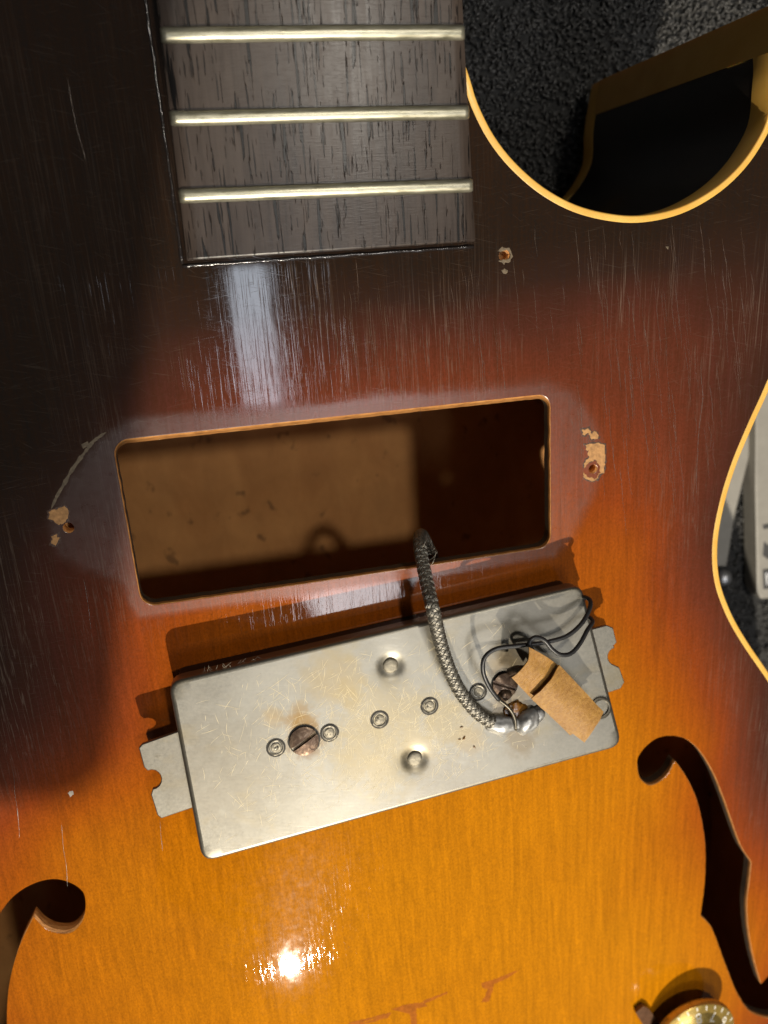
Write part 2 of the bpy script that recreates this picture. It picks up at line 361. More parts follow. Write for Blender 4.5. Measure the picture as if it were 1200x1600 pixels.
# ------------------------------------------------------------------ setting: carpet under the guitar
CZ = -89.5
def carpet():
    n = 230; q_ = np.linspace(-1, 1, n); xs = 60 + 190 * q_ + 560 * q_ ** 5; ys = 0 + 230 * q_ + 620 * q_ ** 5; V = []; Fc = []
    for j in range(n):
        for i in range(n):
            z = CZ + 1.6 * noise.noise(Vector((xs[i] * .22, ys[j] * .22, 0))) + 1.2 * noise.noise(Vector((xs[i] * .06, ys[j] * .06, 5)))
            V.append((xs[i], ys[j], z))
    for j in range(n - 1):
        for i in range(n - 1):
            a = j * n + i; Fc.append((a, a + 1, a + 1 + n, a + n))
    ob = mesh_obj('carpet', V, Fc, M['carpet'], smooth_=True); ob['kind'] = 'structure'
    parts = []
    def tufts(cnt, x0, x1, y0, y1):
        for _ in range(cnt):
            x, y = rng.uniform(x0, x1), rng.uniform(y0, y1); a = rng.uniform(0, 6.28); L = rng.uniform(1.2, 2.6); hh = rng.uniform(.6, 2.0)
            c = np.array([x, y, CZ + 1.6 * noise.noise(Vector((x * .22, y * .22, 0))) + 1.2 * noise.noise(Vector((x * .06, y * .06, 5)))])
            d = np.array([math.cos(a), math.sin(a), 0]); q = np.array([-d[1], d[0], 0]) * rng.uniform(-.8, .8)
            path = [c - d * L / 2 + [0, 0, -.3], c - d * L / 4 + q * .6 + [0, 0, hh * .8], c + q + [0, 0, hh], c + d * L / 4 + q * .5 + [0, 0, hh * .75], c + d * L / 2 + [0, 0, -.3]]
            parts.append(tube(path, rng.uniform(.24, .42), 4, False))
    tufts(19000, 15, 180, 35, 185); tufts(6000, 88, 210, -140, 30)
    v, f = join(parts); t = mesh_obj('carpet_pile', v, f, M['fibre'], smooth_=True); t['kind'] = 'stuff'
    t['label'] = 'curly dark grey carpet pile seen through the cutaway'; t['category'] = 'carpet'
carpet()

# ------------------------------------------------------------------ guitar body
guitar = empty('electric_guitar', (0, -60, -84.0), 'sunburst hollow electric guitar body with pointed cutaway and cream binding', 'guitar')
BZ = -84.0                                   # underside of the back
cut_px = [(736, 128), (748, 165), (772, 212), (805, 254), (850, 293), (900, 320), (955, 334), (1005, 336), (1060, 324), (1110, 298), (1150, 264), (1180, 224), (1200, 180)]
waist_px = [(1200, 612), (1178, 660), (1150, 727), (1131, 790), (1121, 850), (1124, 905), (1141, 955), (1166, 1000), (1200, 1050)]
cut = top_xy(cut_px); waist = top_xy(waist_px)
TIP = np.array([95.5, 92.5])
neck = np.array([[22.5, 150.0], [22.6, 120.0], [23.4, 95.0]])
inner = np.vstack([neck, cut, [[cut[-1][0] + 4.6, cut[-1][1] + 10]], [TIP]])
inner_s = np.vstack([neck[:2], catmull(np.vstack([neck[1:], cut, [[93.3, 80.0]], [TIP]]), 7)])
outer = catmull(np.vstack([[TIP], [[104.5, 79]], [[109.2, 62]], [[108.6, 43]], [[104.8, 26]], waist, [[116.2, -75.5]], [[130, -96]], [[147, -128]], [[158, -163]], [[163, -205]], [[157, -255]], [[125, -305]], [[70, -332]], [[0, -340]]]), 7)
left = catmull(np.array([[0, -340], [-70, -332], [-125, -305], [-157, -255], [-163, -200], [-152, -150], [-130, -110], [-108, -75], [-93, -45], [-90, -25], [-95, 2], [-106, 38], [-112, 70], [-106, 105], [-84, 132], [-50, 146], [-27, 150]]), 7)
# clockwise seen from above: neck -> cutaway -> tip -> outer right -> bottom -> left
outline = np.vstack([inner_s, outer[1:], left[1:]])
outline = outline[::-1] if area2(outline) < 0 else outline
def resample_keep(poly, step, keep):
    i = int(np.argmin(np.linalg.norm(poly - keep, axis=1))); p = np.roll(poly, -i, axis=0); p[0] = keep
    return resample(p, step)
outline = resample_keep(outline, 1.6, TIP)          # index 0 is the horn tip
BT = 1.45                                            # binding thickness
top_out = offset(outline, BT)

hole = round_rect(-47.7, 45.0, -18.0, 18.1, 3.2)
fh_px = [(996, 1205), (996, 1185), (1008, 1167), (1027, 1153), (1050, 1149), (1074, 1155), (1095, 1174), (1114, 1204), (1130, 1242), (1145, 1285), (1159, 1322), (1175, 1347),
         (1172, 1375), (1168, 1410), (1170, 1450), (1178, 1495), (1190, 1537), (1204, 1522), (1226, 1514), (1248, 1528), (1254, 1556), (1240, 1582), (1212, 1592), (1186, 1588), (1167, 1577), (1149, 1548),
         (1130, 1500), (1112, 1452), (1094, 1431), (1100, 1385), (1102, 1340), (1099, 1300), (1090, 1256), (1075, 1220), (1055, 1190), (1047, 1206), (1034, 1220), (1016, 1228), (1002, 1220)]
fh = top_xy(fh_px)
SHARP = {11, 16, 28, 34}
def soft_poly(p, sharp, n=5):
    N = len(p); out = []
    for i in range(N):
        a, b, c, d = p[(i - 1) % N], p[i], p[(i + 1) % N], p[(i + 2) % N]
        if i in sharp: a = 2 * b - c
        if (i + 1) % N in sharp: d = 2 * c - b
        for k in range(n):
            t = k / n
            out.append(0.5 * ((2 * b) + (-a + c) * t + (2 * a - 5 * b + 4 * c - d) * t * t + (-a + 3 * b - 3 * c + d) * t ** 3))
    return np.array(out)
fh_r = soft_poly(fh, SHARP)
fh_l = fh_r * np.array([-1, 1]) + np.array([-1.8, -4.2]); fh_l = fh_l[::-1]
def circ(px, py, r, n=14):
    c = on_top(px, py)[:2]; return np.array([(c[0] + r * math.cos(2 * math.pi * k / n), c[1] + r * math.sin(2 * math.pi * k / n)) for k in range(n)])
scr = [circ(788, 399, 1.25), circ(107, 825, 1.15), circ(927, 733, 1.15)]
def ccw(p): return p if area2(p) > 0 else p[::-1]
holes = [ccw(resample(hole, .9)), ccw(resample(fh_r, 1.0)), ccw(resample(fh_l, 1.0))] + [ccw(c) for c in scr]

# colours of the burst, sampled along the finish, left ones darkened further as phone shadow (0 amber ... 1 black)
burst_pts = [((520, 1560), 0), ((450, 1450), .03), ((750, 1450), 0), ((900, 1300), .04), ((300, 1450), .10), ((150, 1550), .15), ((100, 1300), .27), ((250, 1320), .16), ((400, 1020), .30),
             ((620, 960), .34), ((800, 880), .36), ((950, 950), .28), ((1000, 850), .40), ((960, 720), .52), ((900, 600), .62), ((1050, 700), .60), ((1100, 850), .72), ((1090, 1000), .52), ((1150, 1100), .60),
             ((1190, 1180), .74), ((1110, 1150), .38), ((1195, 1450), .28), ((1040, 1120), .24), ((1100, 600), .72), ((1000, 560), .66), ((1150, 450), .82), ((1000, 450), .78), ((800, 480), .80),
             ((650, 560), .66), ((500, 570), .70), ((300, 570), .76), ((500, 480), .87), ((300, 470), .94), ((450, 420), 1), ((700, 430), .98), ((100, 700), .94), ((40, 850), .86), ((30, 1000), .82),
             ((110, 1050), .72), ((160, 1150), .50), ((30, 1180), .66), ((40, 1300), .38), ((220, 1000), .45), ((260, 960), .44), ((100, 400), 1), ((50, 100), 1), ((800, 380), 1), ((1150, 330), 1), ((1000, 380), 1), ((20, 1500), .25), ((600, 1250), .06), ((1000, 1500), 0.0)]
bp = np.array([on_top(*p)[:2] for p, _ in burst_pts]); bv = np.array([v for _, v in burst_pts])
extra = np.array([[0, 140], [-100, 90], [90, 70], [140, -150], [-140, -150], [0, -330], [-120, -290], [120, -290], [-160, -220], [160, -220], [0, -220], [-85, -30]])
bp = np.vstack([bp, extra]); bv = np.r_[bv, [1, 1, 1, .7, .7, 1, 1, 1, 1, 1, .05, .95]]
def tps_fit(P, v):
    d = np.linalg.norm(P[:, None] - P[None], axis=2) / 100; K = np.where(d > 0, d * d * np.log(d + 1e-9), 0) + np.eye(len(P)) * 0.004
    A = np.c_[np.ones(len(P)), P / 100]; L = np.block([[K, A], [A.T, np.zeros((3, 3))]]); return np.linalg.solve(L, np.r_[v, 0, 0, 0])
TW = tps_fit(bp, bv)
def burst(Q):
    d = np.linalg.norm(Q[:, None] - bp[None], axis=2) / 100; K = np.where(d > 0, d * d * np.log(d + 1e-9), 0)
    return np.clip(K @ TW[:-3] + np.c_[np.ones(len(Q)), Q / 100] @ TW[-3:], 0, 1)
ghost_px = [(205, 652), (150, 685), (112, 738), (86, 780), (72, 822), (84, 866), (128, 892), (183, 910), (212, 968), (540, 918), (868, 872), (900, 835), (934, 766), (947, 704), (932, 655), (898, 612), (850, 592), (520, 632)]
ghost = top_xy(ghost_px)

def build_top():
    x0, y0 = outline.min(0); x1, y1 = outline.max(0)
    def grid(xa, xb, ya, yb, st):
        gx, gy = np.meshgrid(np.arange(xa, xb, st), np.arange(ya, yb, st)); gx = gx + (np.arange(gx.shape[0])[:, None] % 2) * st / 2
        return np.stack([gx.ravel(), gy.ravel()], 1)
    vis = (-92, 112, -210, 100)
    g = np.vstack([grid(*vis, 1.7)])
    far = grid(x0, x1, y0, y1, 7.0); m = (far[:, 0] > vis[0] - 3) & (far[:, 0] < vis[1] + 3) & (far[:, 1] > vis[2] - 3) & (far[:, 1] < vis[3] + 3)
    g = np.vstack([g, far[~m]])
    loops = [top_out] + holes
    keep = inside(top_out, g)
    for h in holes: keep &= ~inside(h, g)
    g = g[keep]
    dist = np.min([seg_dist(l, g) for l in loops], axis=0); g = g[dist > .75]
    V2 = [tuple(p) for l in loops for p in l] + [tuple(p) for p in g]
    E = []; o = 0
    for l in loops:
        E += [(o + i, o + (i + 1) % len(l)) for i in range(len(l))]; o += len(l)
    r = geometry.delaunay_2d_cdt([Vector(p) for p in V2], E, [], 0, 1e-5, True)
    P = np.array([(v.x, v.y) for v in r[0]]); T = np.array([f for f in r[2] if len(f) == 3])
    c = P[T].mean(1); ok = inside(top_out, c)
    for h in holes: ok &= ~inside(h, c)
    T = T[ok]
    a = (P[T[:, 1]] - P[T[:, 0]]); b = (P[T[:, 2]] - P[T[:, 0]]); fl = (a[:, 0] * b[:, 1] - a[:, 1] * b[:, 0]) < 0; T[fl] = T[fl][:, ::-1]
    n = len(P); zt = H(P[:, 0], P[:, 1]); N = HN(P[:, 0], P[:, 1]); TH = 3.2
    verts = [(*P[i], zt[i]) for i in range(n)] + [(*P[i], zt[i] - TH) for i in range(n)]
    faces = [tuple(t) for t in T] + [tuple(t[::-1] + n) for t in T]; mats = [0] * len(T) + [2] * len(T)
    nrm = [tuple(N[i]) for t in T for i in t] + [(0, 0, -1)] * (3 * len(T))
    # orig index -> output index for boundary loops
    lut = {}
    for oi, ids in enumerate(r[3]):
        for q in ids: lut[q] = oi
    o = 0; rr = np.array([[0, 0], [.12, .05], [.22, .16], [.26, .34]])   # worn, rounded lip
    for li, l in enumerate(loops):
        idx = [lut[o + i] for i in range(len(l))]; o += len(l)
        if li == 0:
            continue                                               # the binding closes the outer edge
        pl = P[idx]; rows = [idx]
        nin = offset(pl, 1.0) - pl; nl = np.linalg.norm(nin, axis=1)[:, None]; nin = nin / nl
        small = li >= 3
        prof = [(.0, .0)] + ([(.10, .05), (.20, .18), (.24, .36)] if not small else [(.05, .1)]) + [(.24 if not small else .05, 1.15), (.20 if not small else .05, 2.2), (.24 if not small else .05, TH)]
        wob = np.array([1 + .5 * noise.noise(Vector((p[0] * .5, p[1] * .5, 3))) for p in pl])
        for d, z in prof[1:]:
            row = []
            for k in range(len(l)):
                q = pl[k] + nin[k] * d * (wob[k] + (4.2 * max(0.0, -nin[k][1]) * min(1.0, z / 1.2) if li == 1 else 0)); row.append(len(verts)); verts.append((q[0], q[1], zt[idx[k]] - z))
            rows.append(row)
        for ri in range(len(rows) - 1):
            for k in range(len(l)):
                k2 = (k + 1) % len(l); f = (rows[ri][k], rows[ri][k2], rows[ri + 1][k2], rows[ri + 1][k])
                faces.append(f); mats.append(0 if ri < 1 else (1 if small or ri < 4 else 3))  # cut wall turns darker below the upper ply
                for vi in f:
                    kk = k if vi in (f[0], f[3]) else k2; hz = max(0.0, 1 - ri / 3.0)
                    q = np.array([nin[kk][0] * (1 - hz * .6), nin[kk][1] * (1 - hz * .6), hz + .001]); q /= np.linalg.norm(q); nrm.append(tuple(q))
    ob = mesh_obj('arched_top', verts, faces, [M['lacquer'], M['ply'], M['under'], M['ply_dark']], guitar, True, origin=(0, 0, 0))
    me = ob.data; me.polygons.foreach_set('material_index', mats)
    V = np.array(verts)[:, :2]
    bu = burst(V)
    de = seg_dist(outline, V); bu = np.maximum(bu, 1 - smooth(0, 26, de) * .9) if False else bu
    gi = inside(ghost, V); gd = seg_dist(ghost, V); gh = np.where(gi, smooth(0, 1.6, gd + .6), smooth(1.2, 0, gd) * .35)
    for nm, arr in (('burst', bu), ('ghost', gh)):
        at_ = me.attributes.new(nm, 'FLOAT', 'POINT'); at_.data.foreach_set('value', arr.astype(np.float32))
    me.normals_split_custom_set(nrm)
    return ob
top = build_top()

def ring_wall(name, poly_out, poly_in, zt_out, zt_in, zb_out, zb_in, mat, parent, rnd=.35):
    """closed band between two outlines with softly rounded upper arris"""
    n = len(poly_out); V = []; rows = []
    mid = lambda t: poly_out * (1 - t) + poly_in * t
    prof = [(1.0, zb_in), (1.0, zt_in), (rnd / BT, zt_out + 0), (.08, zt_out - rnd * .3), (0.0, zt_out - rnd), (0.0, zb_out)]
    for t, z in prof:
        p = mid(t); rows.append(range(len(V), len(V) + n)); V += [(p[i][0], p[i][1], z[i]) for i in range(n)]
    Fc = []
    for r in range(len(rows)):
        a, b = rows[r], rows[(r + 1) % len(rows)]
        for i in range(n):
            j = (i + 1) % n; Fc.append((a[i], b[i], b[j], a[j]))
    ob = mesh_obj(name, V, Fc, mat, parent, origin=(0, 0, 0)); shade(ob, 50); return ob
zo = H(outline[:, 0], outline[:, 1]); zi = H(top_out[:, 0], top_out[:, 1])
incut = (outline[:, 0] > 24) & (outline[:, 1] > -5) & (outline[:, 0] < 97) & (np.arange(len(outline)) > len(outline) // 2)
# deeper binding in the cutaway
dtip = np.linalg.norm(outline - TIP, axis=1)
bh = np.where(incut, 6.0 + 4.0 * smooth(60, 5, dtip), 6.0 + 4.0 * smooth(14, 2, dtip))
ring_wall('top_binding', outline, top_out + (outline - top_out) * .01, zo + .25, zi + .02, zo - bh, zi - bh, M['binding'], guitar)
side_in = offset(outline, 1.4); side_out = offset(outline, .15)
ring_wall('body_side', side_out, side_in, zo - bh - .01, zo - bh - .01, np.full(len(outline), BZ + 5.9), np.full(len(outline), BZ + 5.9), [M['side']], guitar, .05)
lin_out = offset(outline, 3.45); lin_out = lin_out[(seg_dist(outline, lin_out) > 3.2) & inside(outline, lin_out)]; lin_out = resample(lin_out, 2.0)
zl = H(lin_out[:, 0], lin_out[:, 1]) - 3.6; zlb = np.full(len(lin_out), BZ + 4.0)
ring_wall('inside_lining', lin_out, offset(lin_out, 1.6), zl, zl, zlb, zlb, M['inner'], guitar, .05)
zb = np.full(len(outline), BZ)
ring_wall('back_binding', outline, offset(outline, 1.5), zb + 5.8, zb + 5.8, zb, zb, M['binding'], guitar)
# back: slab closed inside the back binding
bo = offset(outline, 1.6); n = len(bo)
cdt = geometry.delaunay_2d_cdt([Vector(p) for p in bo], [(i, (i + 1) % n) for i in range(n)], [], 1, 1e-5, True)
bP = np.array([(v.x, v.y) for v in cdt[0]]); nb = len(bP); V = [(x, y, BZ + 4.2) for x, y in bP] + [(x, y, BZ + .1) for x, y in bP]
tri = [tuple(f) for f, ok in zip(cdt[2], inside(bo, np.array([bP[list(f)].mean(0) for f in cdt[2]]))) if ok]
Fc = tri + [tuple(i + nb for i in f[::-1]) for f in tri]
mesh_obj('back', V, Fc, M['inner'], guitar, origin=(0, 0, 0))
# vertical binding strip on the sharp edge of the horn
def horn_strip():
    i0 = 0; n = len(outline)
    side_a = [outline[-k % n] for k in range(1, 8)]; side_b = [outline[k] for k in range(1, 8)]
    def walk(pts, d):
        p = np.vstack([TIP[None], np.array(pts)]); L = np.r_[0, np.cumsum(np.linalg.norm(np.diff(p, axis=0), axis=1))]
        return np.array([np.interp(d, L, p[:, 0]), np.interp(d, L, p[:, 1])])
    A = [walk(side_a, d) for d in (9.0, 5, 1.2)]; B = [walk(side_b, d) for d in (1.2, 5, 9.0)]
    tipo = TIP + (TIP - (A[2] + B[0]) / 2) * .10
    ring = A + [tipo] + B; c = np.mean(ring, axis=0); ring = [q + (q - c) / np.linalg.norm(q - c) * .16 for q in ring] ; inner_ = [q + (c - q) * .3 for q in ring[::-1]]
    loop = ring; m = len(loop); zt, zz = float(zo[0]) + .30, BZ + 5.0
    V = [(*q, zt) for q in loop] + [(*q, zz) for q in loop]
    Fc = [(i, (i + 1) % m, (i + 1) % m + m, i + m) for i in range(m)] + [tuple(range(m)), tuple(range(2 * m - 1, m - 1, -1))]
    ob = mesh_obj('horn_binding', V, Fc, M['binding'], guitar, origin=(0, 0, 0)); shade(ob, 40); ob.data.validate()
horn_strip()
# neck block inside the body, under the fretboard end
V = []; Fc = []
for z in (-5.0, BZ + 4.3): V += [(-27, 40, z), (27, 40, z), (27, 96, z), (-27, 96, z)]
Fc = [(0, 1, 2, 3), (7, 6, 5, 4), (0, 4, 5, 1), (1, 5, 6, 2), (2, 6, 7, 3), (3, 7, 4, 0)]
mesh_obj('neck_block', V, Fc, M['inner'], guitar, origin=(0, 0, 0))
# wood at the bottom of the screw hole beside the fretboard
p = on_top(788, 399); prof = [(1.2, -3.0), (1.18, -2.2), (.9, -2.0), (1.12, -1.6), (.85, -1.35), (1.1, -1.0), (.5, -2.6)]
v, f = lathe([(1.3, -4.5), (1.22, -1.0), (.92, -1.15), (1.1, -1.5), (.85, -1.75), (1.0, -2.2), (.4, -3.0)], np.array([p[0], p[1], H(p[0], p[1])]), (np.array([1.0, 0, 0]), np.array([0, 1.0, 0]), np.array([0, 0, 1.0])), 14)
mesh_obj('threaded_wood', v, f, M['bare'], guitar, True, origin=(0, 0, 0))
# ------------------------------------------------------------------ fretboard
FZ = 4.2
eL, eR = at(291, 404, FZ), at(745, 374, FZ); tL, tR = at(244, 0, FZ), at(725, 0, FZ)
def edge_x(y, a, b): return a[0] + (b[0] - a[0]) * (y - a[1]) / (b[1] - a[1])
YE = (eL[1] + eR[1]) / 2; YT = 150.0
def crown(x, y):
    l, r = edge_x(y, eL, tL), edge_x(y, eR, tR); t = (x - (l + r) / 2) / ((r - l) / 2); return FZ - .55 * t * t
def fretboard():
    nx, ny = 28, 60; ys = np.r_[YE, YE + .12, np.linspace(YE + .4, YT, ny - 2)]; V = []; Fc = []
    for y in ys:
        l, r = edge_x(y, eL, tL), edge_x(y, eR, tR)
        row = [(l, -.15), (l, FZ - 1.0), (l + .12, FZ - .70)] + [(x, None) for x in np.linspace(l + .45, r - .45, nx)] + [(r - .12, FZ - .70), (r, FZ - 1.0), (r, -.15)]
        for x, z in row: V.append((x, y + (0.0), crown(x, y) if z is None else z))
    m = nx + 6
    for j in range(ny - 1):
        for i in range(m - 1):
            a = j * m + i; Fc.append((a, a + 1, a + 1 + m, a + m))
    # rounded end: extra rows in front
    b0 = len(V)
    for (dy, dz) in ((-.30, -.22), (-.42, -.7), (-.42, None)):
        for i in range(m):
            x, y, z = V[i]; V.append((x, y + dy, (z + dz if z > .5 else z) if dz is not None else -.15))
    prev = 0
    for k in range(3):
        cur = b0 + k * m
        for i in range(m - 1): Fc.append((cur + i, cur + i + 1, prev + i + 1, prev + i))
        prev = cur
    Fc.append(tuple((ny - 1) * m + i for i in range(m)))
    ob = mesh_obj('fretboard', V, Fc, M['rosewood'], guitar, origin=(0, 0, 0)); shade(ob, 38); return ob
fb = fretboard()
def fret(y0, slope):
    L = edge_x(y0, eL, tL), edge_x(y0, eR, tR); n = 40; V = []; Fc = []; prof = [(-1.25, -.2), (-1.22, .25), (-1.0, .62), (-.62, .92), (0, 1.05), (.62, .92), (1.0, .62), (1.22, .25), (1.25, -.2)]; m = len(prof)
    ts = np.r_[0, .004, .010, np.linspace(.02, .98, n), .990, .996, 1]
    for t in ts:
        x = L[0] + (L[1] - L[0]) * t + 0; e = min(t, 1 - t); k = min(1.0, .12 + (e / .012) ** .8) if e < .012 else 1.0
        y = y0 + slope * (x - (L[0] + L[1]) / 2) + .05 * noise.noise(Vector((x * .2, y0, 0)))
        for a, h in prof: V.append((x, y + a * (.8 + .2 * k), crown(x, y) + (h * k if h > 0 else h)))
    for i in range(len(ts) - 1):
        for j in range(m - 1):
            a = i * m + j; Fc.append((a, a + m, a + m + 1, a + 1))
    Fc += [tuple(range(m)), tuple((len(ts) - 1) * m + j for j in reversed(range(m)))]
    ob = mesh_obj('fret', V, Fc, M['fret'], fb, origin=(0, 0, 0)); shade(ob, 60)
for (la, ra) in (((249, 53), (722, 49)), ((264, 184), (733, 174)), ((277, 306), (742, 289))):
    a, b = at(*la, FZ + .4), at(*ra, FZ + .4); fret((a[1] + b[1]) / 2, (b[1] - a[1]) / (b[0] - a[0]))
fret(102.5, 0); fret(117.2, 0)
# worn lip of lacquer left along the fretboard
def lip(pts_px, rad, name='lacquer_lip'):
    path = resample(np.array([on_top(x, y, .05) for x, y in pts_px]), .9, False)
    path = path + np.array([[0.12 * noise.noise(Vector((q[0], q[1], 1))), .12 * noise.noise(Vector((q[0], q[1], 8))), 0] for q in path])
    rad_ = [rad * (1 + .5 * noise.noise(Vector((q[0] * .7, q[1] * .7, 4)))) for q in path]
    v, f = tube(path, rad_, 6); mesh_obj(name, v, f, M['lip'], guitar, True, origin=(0, 0, 0))
M['lip'] = mat_flat('black_lacquer_lip', (.020, .016, .015), .12, .4, 1.0)
def ptop(x, y, off=0.): return np.array([x, y, float(H(x, y)) + off])
for pth in ([ptop(eL[0] - .9, y) for y in np.linspace(150, YE - .8, 70)], [ptop(x, YE - 1.35) for x in np.linspace(eL[0] - .9, eR[0] + .8, 60)]):
    path = np.array(pth); path = path + np.array([[0.15 * noise.noise(Vector((q[0] * .4, q[1] * .4, 1))), .15 * noise.noise(Vector((q[0] * .4, q[1] * .4, 8))), .05] for q in path])
    v, f = tube(path, [.32 * (1 + .5 * noise.noise(Vector((q[0] * .5, q[1] * .5, 4)))) for q in path], 8); mesh_obj('lacquer_lip', v, f, M['lip'], guitar, True, origin=(0, 0, 0))

# ------------------------------------------------------------------ wear on the top: chips, scars, hairlines
def patch(px_poly, mat, name, jitter=.35, off=.035, edge=.0):
    p = np.array([on_top(x, y)[:2] for x, y in px_poly]); p = resample(p, .45)
    p = p + np.array([[jitter * noise.noise(Vector((q[0] * 1.7, q[1] * 1.7, 2))), jitter * noise.noise(Vector((q[0] * 1.7, q[1] * 1.7, 9)))] for q in p])
    p = ccw(p); n = len(p); inn = offset(p, .12)
    V = [ptop(*q, .004) for q in p] + [ptop(*q, off) for q in inn]; Fc = [(i, (i + 1) % n, (i + 1) % n + n, i + n) for i in range(n)]
    tri = geometry.tessellate_polygon([[Vector((q[0], q[1], 0)) for q in inn]]); Fc += [tuple(n + i for i in t) for t in tri]
    bm = bmesh.new(); vs = [bm.verts.new(v) for v in V]
    for f in Fc:
        try: bm.faces.new([vs[i] for i in f])
        except ValueError: pass
    bmesh.ops.recalc_face_normals(bm, faces=bm.faces)
    if sum(f.normal.z for f in bm.faces) < 0: bmesh.ops.reverse_faces(bm, faces=bm.faces)
    bm.faces.ensure_lookup_table(); bm.verts.index_update()
    ob = mesh_obj(name, [tuple(v.co) for v in bm.verts], [tuple(v.index for v in f.verts) for f in bm.faces], mat, guitar, origin=(0, 0, 0)); bm.free(); return ob
M['rim'] = mat_flat('dark_chip_rim', (.075, .030, .012), .5, .6, 1.4, 0, .0002)
for poly, m in (([(908, 671), (920, 668), (924, 676), (912, 681)], 'bare'), ([(920, 676), (930, 675), (937, 684), (924, 687)], 'bare'),
                ([(913, 696), (926, 692), (945, 694), (946, 720), (943, 738), (936, 742), (938, 728), (930, 719), (918, 724), (913, 732), (912, 724), (921, 712)], 'bare'),
                ([(912, 738), (918, 745), (930, 748), (938, 741), (932, 751), (920, 752), (913, 746)], 'bare'),
                ([(77, 797), (90, 796), (101, 789), (108, 800), (104, 813), (92, 821), (77, 811)], 'bare'), ([(80, 838), (91, 833), (93, 846), (86, 854), (79, 848)], 'bare'),
                ([(128, 694), (137, 689), (138, 698), (129, 701)], 'grime'), ([(106, 1238), (113, 1234), (116, 1240), (110, 1246)], 'pale'),
                ([(752, 1536), (770, 1531), (788, 1524), (812, 1515), (794, 1528), (772, 1537), (770, 1548), (764, 1565), (752, 1566), (758, 1556), (762, 1545), (754, 1544)], 'scar'),
                ([(610, 1577), (636, 1569), (662, 1566), (668, 1572), (650, 1576), (652, 1600), (643, 1604), (640, 1584), (622, 1580)], 'scar'),
                ([(660, 1564), (700, 1549), (698, 1553), (664, 1568)], 'scar'), ([(545, 1598), (600, 1584), (612, 1582), (606, 1590), (570, 1600), (546, 1606)], 'scar'),
                ([(1041, 387), (1045, 385), (1046, 389), (1043, 391)], 'grime'), ([(776, 392), (786, 385), (797, 388), (802, 399), (798, 409), (786, 412), (778, 406), (783, 407), (794, 405), (797, 399), (793, 391), (785, 391)], 'grime'), ([(782, 423), (789, 419), (793, 423), (790, 428)], 'grime')):
    if m == 'bare':
        c_ = np.mean(poly, axis=0); patch([tuple(c_ + (np.array(q) - c_) * 1.0 + (np.array(q) - c_) / (np.linalg.norm(np.array(q) - c_) + 1e-6) * 2.2) for q in poly], M['rim'], 'chip_rim', .5, .02)
    patch(poly, M[m], 'lacquer_chip', .3 if m == 'scar' else .55, .02 if m == 'scar' else .05)
def strip_px(pts, wmm, mat, name, off=.03):
    c = resample(np.array([on_top(x, y)[:2] for x, y in pts]), .6, False); V = []; Fc = []
    t = np.gradient(c, axis=0); nn = np.stack([-t[:, 1], t[:, 0]], 1); nn /= np.linalg.norm(nn, axis=1)[:, None]
    for i, q in enumerate(c):
        ww = wmm * (.35 + .9 * abs(noise.noise(Vector((q[0] * .6, q[1] * .6, 5))))) * min(1, i / 3 + .1, (len(c) - 1 - i) / 3 + .1)
        q = q + nn[i] * .22 * noise.noise(Vector((q[0] * .2, q[1] * .2, 7)))
        V += [ptop(*(q + nn[i] * ww), .004), ptop(*q, off), ptop(*(q - nn[i] * ww), .004)]
    for i in range(len(c) - 1):
        a = i * 3; Fc += [(a, a + 1, a + 4, a + 3), (a + 1, a + 2, a + 5, a + 4)]
    return V, Fc
v, f = strip_px([(166, 675), (145, 690), (128, 712), (108, 742), (92, 770), (80, 795)], .55, None, '')
mesh_obj('grime_line', v, f, M['grime'], guitar, True, origin=(0, 0, 0))
hair = []
for _ in range(240):
    x = random.choice([random.uniform(420, 740), random.uniform(900, 1180), random.uniform(740, 1180)]); y = random.uniform(400, 600) if x < 800 else random.uniform(345, 760)
    if 150 < x < 880 and y > 560: continue
    L = random.uniform(25, 120)
    if x > 1120 and y + L > 640: continue
    hair.append(strip_px([(x, y), (x + L * .05 + random.uniform(-3, 3), y + L * .5), (x + L * .09, y + L)], random.uniform(.025, .06), None, ''))
for pts in ([(96, 1285), (100, 1330), (106, 1385)], [(250, 1280), (254, 1330)], [(1096, 570), (1098, 620), (1090, 700), (1088, 770)], [(131, 905), (137, 940), (142, 985)], [(600, 1180), (602, 1230)], [(20, 1200), (26, 1260), (30, 1310)], [(105, 120), (118, 190), (135, 255)]):
    hair.append(strip_px(pts, .08, None, ''))
v, f = join(hair); o = mesh_obj('lacquer_checking', v, f, mat_flat('raised_lacquer_line', (.12, .085, .062), .25, .5, 1.0), guitar, True, origin=(0, 0, 0)); o['kind'] = 'stuff'

# ------------------------------------------------------------------ the loose pickup, lying face down
c3 = [at(262, 1066, 10.8), at(910, 913, 10.2), at(974, 1166, 18.6), at(316, 1350, 19.4)]      # TL TR BR BL
O = np.mean(c3, axis=0)
U = ((c3[1] - c3[0]) + (c3[2] - c3[3])); U /= np.linalg.norm(U); W_ = ((c3[0] - c3[3]) + (c3[1] - c3[2])); Nn = np.cross(U, W_); Nn /= np.linalg.norm(Nn); W_ = np.cross(Nn, U)
def to_plate(p): d = np.asarray(p) - O; return np.array([d @ U, d @ W_, d @ Nn])
def from_plate(u, v, n=0.0): return O + U * u + W_ * v + Nn * n
def on_plate(px, py, h=0.0):
    v = ray(px, py); t = ((O - CAM) @ Nn + h) / (v @ Nn); return CAM + v * t
def pl(px, py, h=0.0): return to_plate(on_plate(px, py, h))
pz = float(H(O[0], O[1]))
pickup = empty('guitar_pickup', (O[0], O[1], pz), 'loose single coil pickup with scratched nickel base plate lying face down on the guitar', 'pickup')
